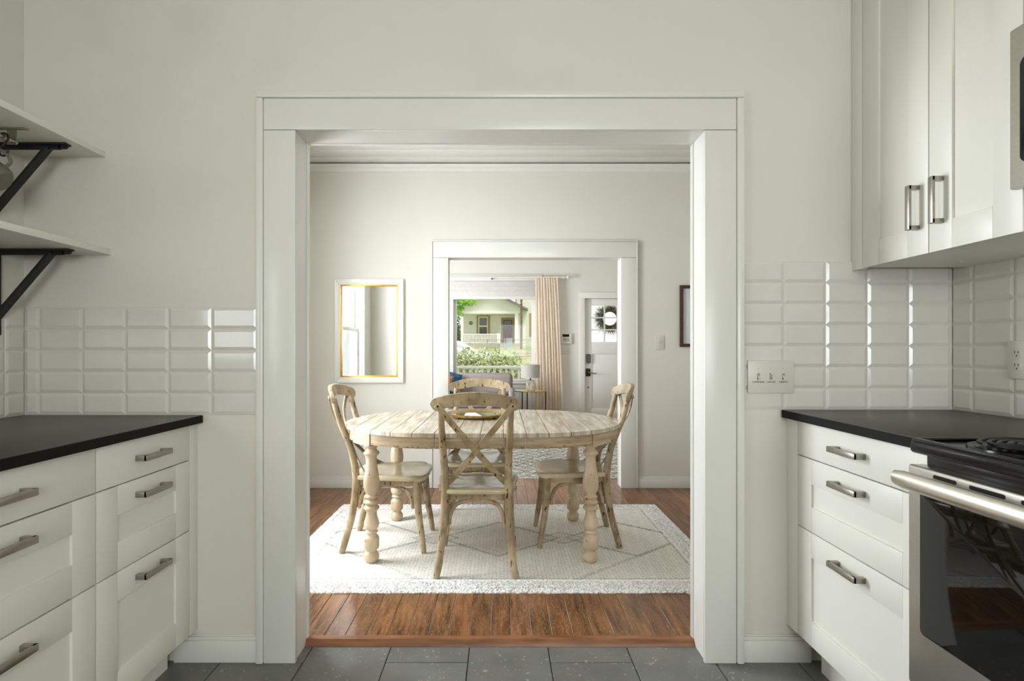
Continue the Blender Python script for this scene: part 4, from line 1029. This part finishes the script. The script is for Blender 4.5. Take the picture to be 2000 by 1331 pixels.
# foliage
def foliage(mb, blobs, n, size, flat=0.):
    tot = sum(b[3]*b[4]*b[5] for b in blobs)
    for cx_, cy_, cz_, a, b, c_ in blobs:
        for _ in range(int(n*a*b*c_/tot)):
            d = Vector((random.gauss(0, 1), random.gauss(0, 1), random.gauss(0, 1))).normalized(); r_ = random.uniform(.55, 1.04)
            p = Vector((cx_+d.x*a*r_, cy_+d.y*b*r_, cz_+d.z*c_*r_)); u = Vector((random.gauss(0, 1), random.gauss(0, 1), random.gauss(0, 1))).normalized(); v = u.orthogonal().normalized()
            s_ = size*random.uniform(.6, 1.3); k = u.cross(v)*.12*s_
            mb.add([p-u*s_, p+v*s_*.45+k, p+u*s_, p-v*s_*.45+k], [(0, 1, 2, 3)])
    return mb
def core(blobs, f=.60):
    mb = MB()
    for cx_, cy_, cz_, a, b, c_ in blobs:
        pr = [(max(.01, f*math.sin(PI*k/8)), -f*math.cos(PI*k/8)) for k in range(9)]
        V = []; F = []
        for r_, z_ in pr:
            for k in range(12): V.append((cx_+a*r_*math.cos(2*PI*k/12), cy_+b*r_*math.sin(2*PI*k/12), cz_+c_*z_))
        for i in range(8):
            for k in range(12): F.append((i*12+k, i*12+(k+1) % 12, (i+1)*12+(k+1) % 12, (i+1)*12+k))
        mb.add(V, F)
    return mb
def shrub(name, blobs, n, size, mat, stems, label, cat, trunk=None):
    base = min(p[2] for s_ in stems for p in s_)
    root = thing(name, (blobs[0][0], blobs[0][1], base), label, cat)
    foliage(MB(), blobs, n, size).build('foliage', mat, root)
    core(blobs).build('inner_foliage', mat, root)
    for s_ in stems: MB().tube(catmull(s_, 4), trunk or [.03, .02], 8).build('trunk' if trunk else 'stem', BARK if trunk else TWIG, root)
    return root
HY = 13.6
hb = []
for k in range(9):
    x_ = -2.6+.36*k; top = at(0, 682+(3*math.sin(k*2.1)), HY)[1]
    if k == 8: top -= .10
    hb.append((x_, HY+random.uniform(-.1, .1), (top-.38)/2, .34, .42, (top+.42)/2))
shrub('hedge', hb, 24000, .042, LEAF, [[(b[0], b[1], -.42), (b[0]+.05, b[1], b[2])] for b in hb], 'long pale green hedge beyond the porch railing', 'hedge')
x_, z_ = at(1068, 700, HY)
shrub('garden_shrub', [(x_, HY, .3, .42, .4, z_+.0)], 3500, .030, LEAF, [[(x_, HY, -.42), (x_+.03, HY, .3)]], 'small pale green shrub beside the hedge near the steps', 'shrub')
tx_, tz_ = at(902, 590, 19)
shrub('maple_tree', [(tx_-.55, 19, tz_+.45, .8, .8, .62), (tx_, 18.9, tz_+.12, .42, .5, .34), (tx_+.30, 19, tz_+.05, .26, .4, .22), (tx_-.1, 19.2, tz_-.28, .18, .3, .26), (tx_-1.4, 19, tz_+1.0, 1.4, 1.2, 1.1)], 9000, .055, LEAFB,
      [[(-3.6, 19.1, -.3), (-3.5, 19, 1.6), (tx_-1.3, 19, tz_+.6)], [(-3.45, 19, 1.9), (tx_-.8, 19, tz_+.2), (tx_+.1, 19, tz_+.05)]], 'bright green leafy tree reaching in front of the gable', 'tree', [.16, .12, .05])
for (px_, py_, Yt, a, c_, lab) in ((872, 640, 60, 1.5, 2.8, 'dark green tree standing beside the porch of the far house'), (838, 560, 72, 3.2, 4.5, 'tall dark green tree rising behind the far house')):
    X_, Z_ = at(px_, py_, Yt)
    shrub('dark_tree', [(X_, Yt, Z_, a, 1.6, c_), (X_+.4*a, Yt, Z_-.4*c_, .8*a, 1.3, .7*c_)], 3500, .16, LEAFD, [[(X_, Yt, 1.4), (X_, Yt, Z_)]], lab, 'tree', [.18, .1])
tX = at(1018, 0, 42)[0]
shrub('slender_tree', [(tX, 42, 9.0, 1.8, 1.8, 1.6), (tX+.8, 42, 8.2, 1.2, 1.2, 1.0)], 2500, .12, LEAF, [[(tX, 42, 1.2), (tX+.02, 42, 4), (tX-.02, 42, 8.5)]], 'slender mottled trunk of a tree in front of the far house', 'tree', [.085, .08, .05])

# parked car
Yc = 30; cr = thing('parked_car', (-3.3, Yc, .12), 'white car parked on the street behind the hedge', 'car')
def cz(py): return at(0, py, Yc)[1]
bp = [(-5.9, .35), (-5.95, .75), (-5.7, .98), (-4.9, 1.08), (-4.1, 1.58), (-3.6, 1.70), (-2.8, 1.72), (-2.2, 1.66), (-1.25, 1.16), (-.75, 1.08), (-.45, .95), (-.38, .6), (-.45, .35)]
V = []; F = []; n = len(bp)
for y_, ins in ((Yc-.86, .0), (Yc-.6, 0), (Yc+.6, 0), (Yc+.86, 0)):
    for (x_, z_) in bp:
        side = abs(y_-Yc) > .7; V.append((x_, y_ if not (side and z_ > 1.2) else Yc+(.62 if y_ > Yc else -.62)+0, z_-(.06 if side and z_ > 1.2 else 0)))
for i in range(3):
    for k in range(n): F.append((i*n+k, i*n+(k+1) % n, (i+1)*n+(k+1) % n, (i+1)*n+k))
F += [tuple(range(n)), tuple(3*n+k for k in range(n))]
MB().add(V, F).build('body', CARP, cr, .03, sharp=50)
for q in ([(-4.65, 1.16), (-4.02, 1.52), (-3.35, 1.58), (-3.35, 1.14)], [(-3.25, 1.14), (-3.25, 1.58), (-2.3, 1.54), (-1.55, 1.14)]):
    MB().prism(q, Yc-.80, Yc-.66, 'Y').build('side_window', M('car_glass', (210, 216, 218), .05, var=.05), cr)
for x_ in (-5.0, -1.35): MB().lathe([(.30, -.10), (.33, -.06), (.33, .06), (.30, .10)], (x_, Yc-.80, .43), 24, 'Y').build('wheel', TYRE, cr)

# house across the street
HYh = 49.
def P(px_, py_): return at(px_, py_, HYh)
hs = thing('neighbour_house', (0, HYh, 1.5), 'pale green gabled house with porch across the street', 'house')
def hb_(nm, x0, y0, x1, y1, d0, d1, mat, par=None, z_extra=0):
    a, zt = P(x0, y0); b, zb = P(x1, y1); return B(a, b, HYh+d0, HYh+d1, zb-z_extra, zt).build(nm, mat, par or hs)
xl, xr = P(899, 0)[0], P(1014, 0)[0]; zb_ = P(0, 611)[1]; xm = (xl+xr)/2+.1
zp = P(0, 571)[1]
hb_('porch_back_wall', 899, 608, 1014, 676, 2.2, 2.4, SIDING)
hb_('side_wing', 1010, 540, 1075, 680, .9, 6, SIDING)
hb_('main_body', 899, 606, 1014, 680, 2.4, 9, SIDING)
MB().prism([(xl-.1, zb_), (xr+.1, zb_), (xr+.1, zp-.5*(xr+.1-xm)), (xm, zp), (xl-.1, zp-.5*(xm-xl+.1))], HYh-.02, HYh+.2, 'Y').build('gable', SIDING, hs)
hb_('porch_beam', 897, 608, 1014, 613, -.06, .22, HTRIM)
for s in (-1, 1):
    xe = xm+s*(xr-xm+.75); ze = zp-(xr-xm+.75)*.50
    MB().prism([(xm, zp), (xe, ze), (xe, ze+.14), (xm, zp+.16)], HYh-.5, HYh+9, 'Y').build('roof_slope', ROOFM, hs)
    MB().prism([(xm, zp-.06), (xe, ze-.06), (xe, ze+.1), (xm, zp+.1)], HYh-.56, HYh-.5, 'Y').build('barge_board', ROOFM, hs)
MB().prism([(P(1003, 0)[0], P(0, 592)[1]), (P(1090, 0)[0], P(0, 592)[1]), (P(1090, 0)[0], P(0, 592)[1]+.0)], HYh+1, HYh+2, 'Y') if False else None
hb_('porch_deck', 893, 671, 1016, 680, -.1, 2.3, CONC, None, .6)
for a, b in ((900, 905), (1005.5, 1012)): hb_('porch_column', a, 613, b, 672, -.03, .19, HTRIM)
for k in range(9): hb_('ceiling_plank', 899+12.7*k, 612, 911+12.7*k, 613.3, .2, 2.2, HTRIM)
wn = hb_('window_frame', 929, 612.5, 956, 654, 2.12, 2.2, TAN)
hb_('sash', 932.5, 616, 952, 654, 2.08, 2.13, M('sash_cream', (236, 230, 190), .6), wn); hb_('pane', 934.5, 618.5, 950, 634, 2.06, 2.1, PANE, wn); hb_('pane', 934.5, 637, 950, 653, 2.06, 2.1, PANE, wn)
df = hb_('door_frame', 979, 618.5, 1006, 672, 2.12, 2.2, TAN)
dl = hb_('front_door', 983, 623, 1001, 672, 2.06, 2.14, BROWN, df)
for k in range(3): hb_('door_light', 985+5*k, 625, 989.3+5*k, 639, 2.03, 2.07, PANE, df)
w2_ = hb_('window_frame', 1035.5, 611, 1062, 657, .82, .9, TAN); hb_('sash', 1040, 614, 1058, 654, .78, .83, HTRIM, w2_); hb_('pane', 1041.5, 616, 1056, 652, .76, .8, PANE, w2_)
xw, zw = P(917, 629); MB().tube([(xw+.12*math.cos(2*PI*k/20), HYh+2.15, zw+.12*math.sin(2*PI*k/20)) for k in range(21)], .05, 6).build('wreath', LEAFD, hs)
xw, zw = P(966.5, 630); MB().lathe([(.13, -.03), (.13, .0)], (xw, HYh+2.2, zw), 16, 'Y').build('wall_plaque', HTRIM, hs)
hb_('mailbox', 971, 643, 976, 647, 2.05, 2.2, HTRIM)
rp = hb_('porch_rail', 905, 652.5, 971, 654.5, 0, .08, HTRIM); hb_('porch_rail', 905, 669, 971, 670.5, 0, .08, HTRIM)
for k in range(22): hb_('baluster', 906.5+3*k, 654, 907.9+3*k, 670, .02, .06, HTRIM)
hb_('newel_post', 970.5, 651, 977, 673, -.05, .12, HTRIM)
for k in range(3): hb_('step', 976, 672+3*k, 1006, 678+3*k, -.35*(k+1), -.1-.35*k, CONC, None, .5)
x_, z_ = P(995, 672)
bn_ = thing('rubbish_bin', (x_, HYh-1.6, 1.3), 'pale blue-grey bin standing by the far porch steps', 'bin')
a, zt = at(990, 661, 47.2); b, zb2 = at(1000, 676, 47.2)
MB().prism([(a+.03, 1.30), (b-.03, 1.30), (b, zt-.06), (a, zt-.06)], 46.95, 47.4, 'Y').build('body', BIN, bn_); B(a-.02, b+.02, 46.92, 47.43, zt-.06, zt).build('lid', BIN, bn_, .01)
# chain-link fence
FY = 40.5; fn_ = thing('chain_link_fence', (0, FY, 1.1), 'galvanised chain-link fence with gate before the far house', 'fence')
fz1 = at(0, 663.5, FY)[1]; fz0 = 1.02
posts = [at(p, 0, FY)[0] for p in (918, 952, 985, 988.5, 1044, 1075)]
for q in posts: MB().tube([(q, FY, fz0-.1), (q, FY, fz1+(.08 if q > 0 and q < .5 else .03))], .028, 8).build('post', GALV, fn_)
for a, b in zip(posts[:-1], posts[1:]): MB().tube([(a, FY, fz1), (b, FY, fz1)], .018, 6).build('rail', GALV, fn_)
mb = MB(); xa, xb = posts[0], posts[-1]; hh = fz1-fz0; k = xa-hh
while k < xb:
    for s in (1, -1):
        p0 = [k, fz0]; p1 = [k+hh, fz1]
        if s < 0: p0, p1 = [k+hh, fz0], [k, fz1]
        if min(p0[0], p1[0]) >= xa and max(p0[0], p1[0]) <= xb:
            mb.ribbon([(p0[0], FY, p0[1]), (p1[0], FY, p1[1])], [(0, 1, 0)]*2, .007, .005)
    k += .09
mb.build('wire_mesh', GALV, fn_, kind='stuff')
# concrete steps up the bank
stp = thing('bank_steps', (at(1024, 0, 36)[0], 36, .2), 'worn concrete steps climbing the bank to the far yard', 'steps')
for k in range(5):
    B(.95, 2.2, 34.4+.75*k, 39, .0 if k == 0 else .1+.19*k, .29+.19*k).build('step', CONC, stp, .02)
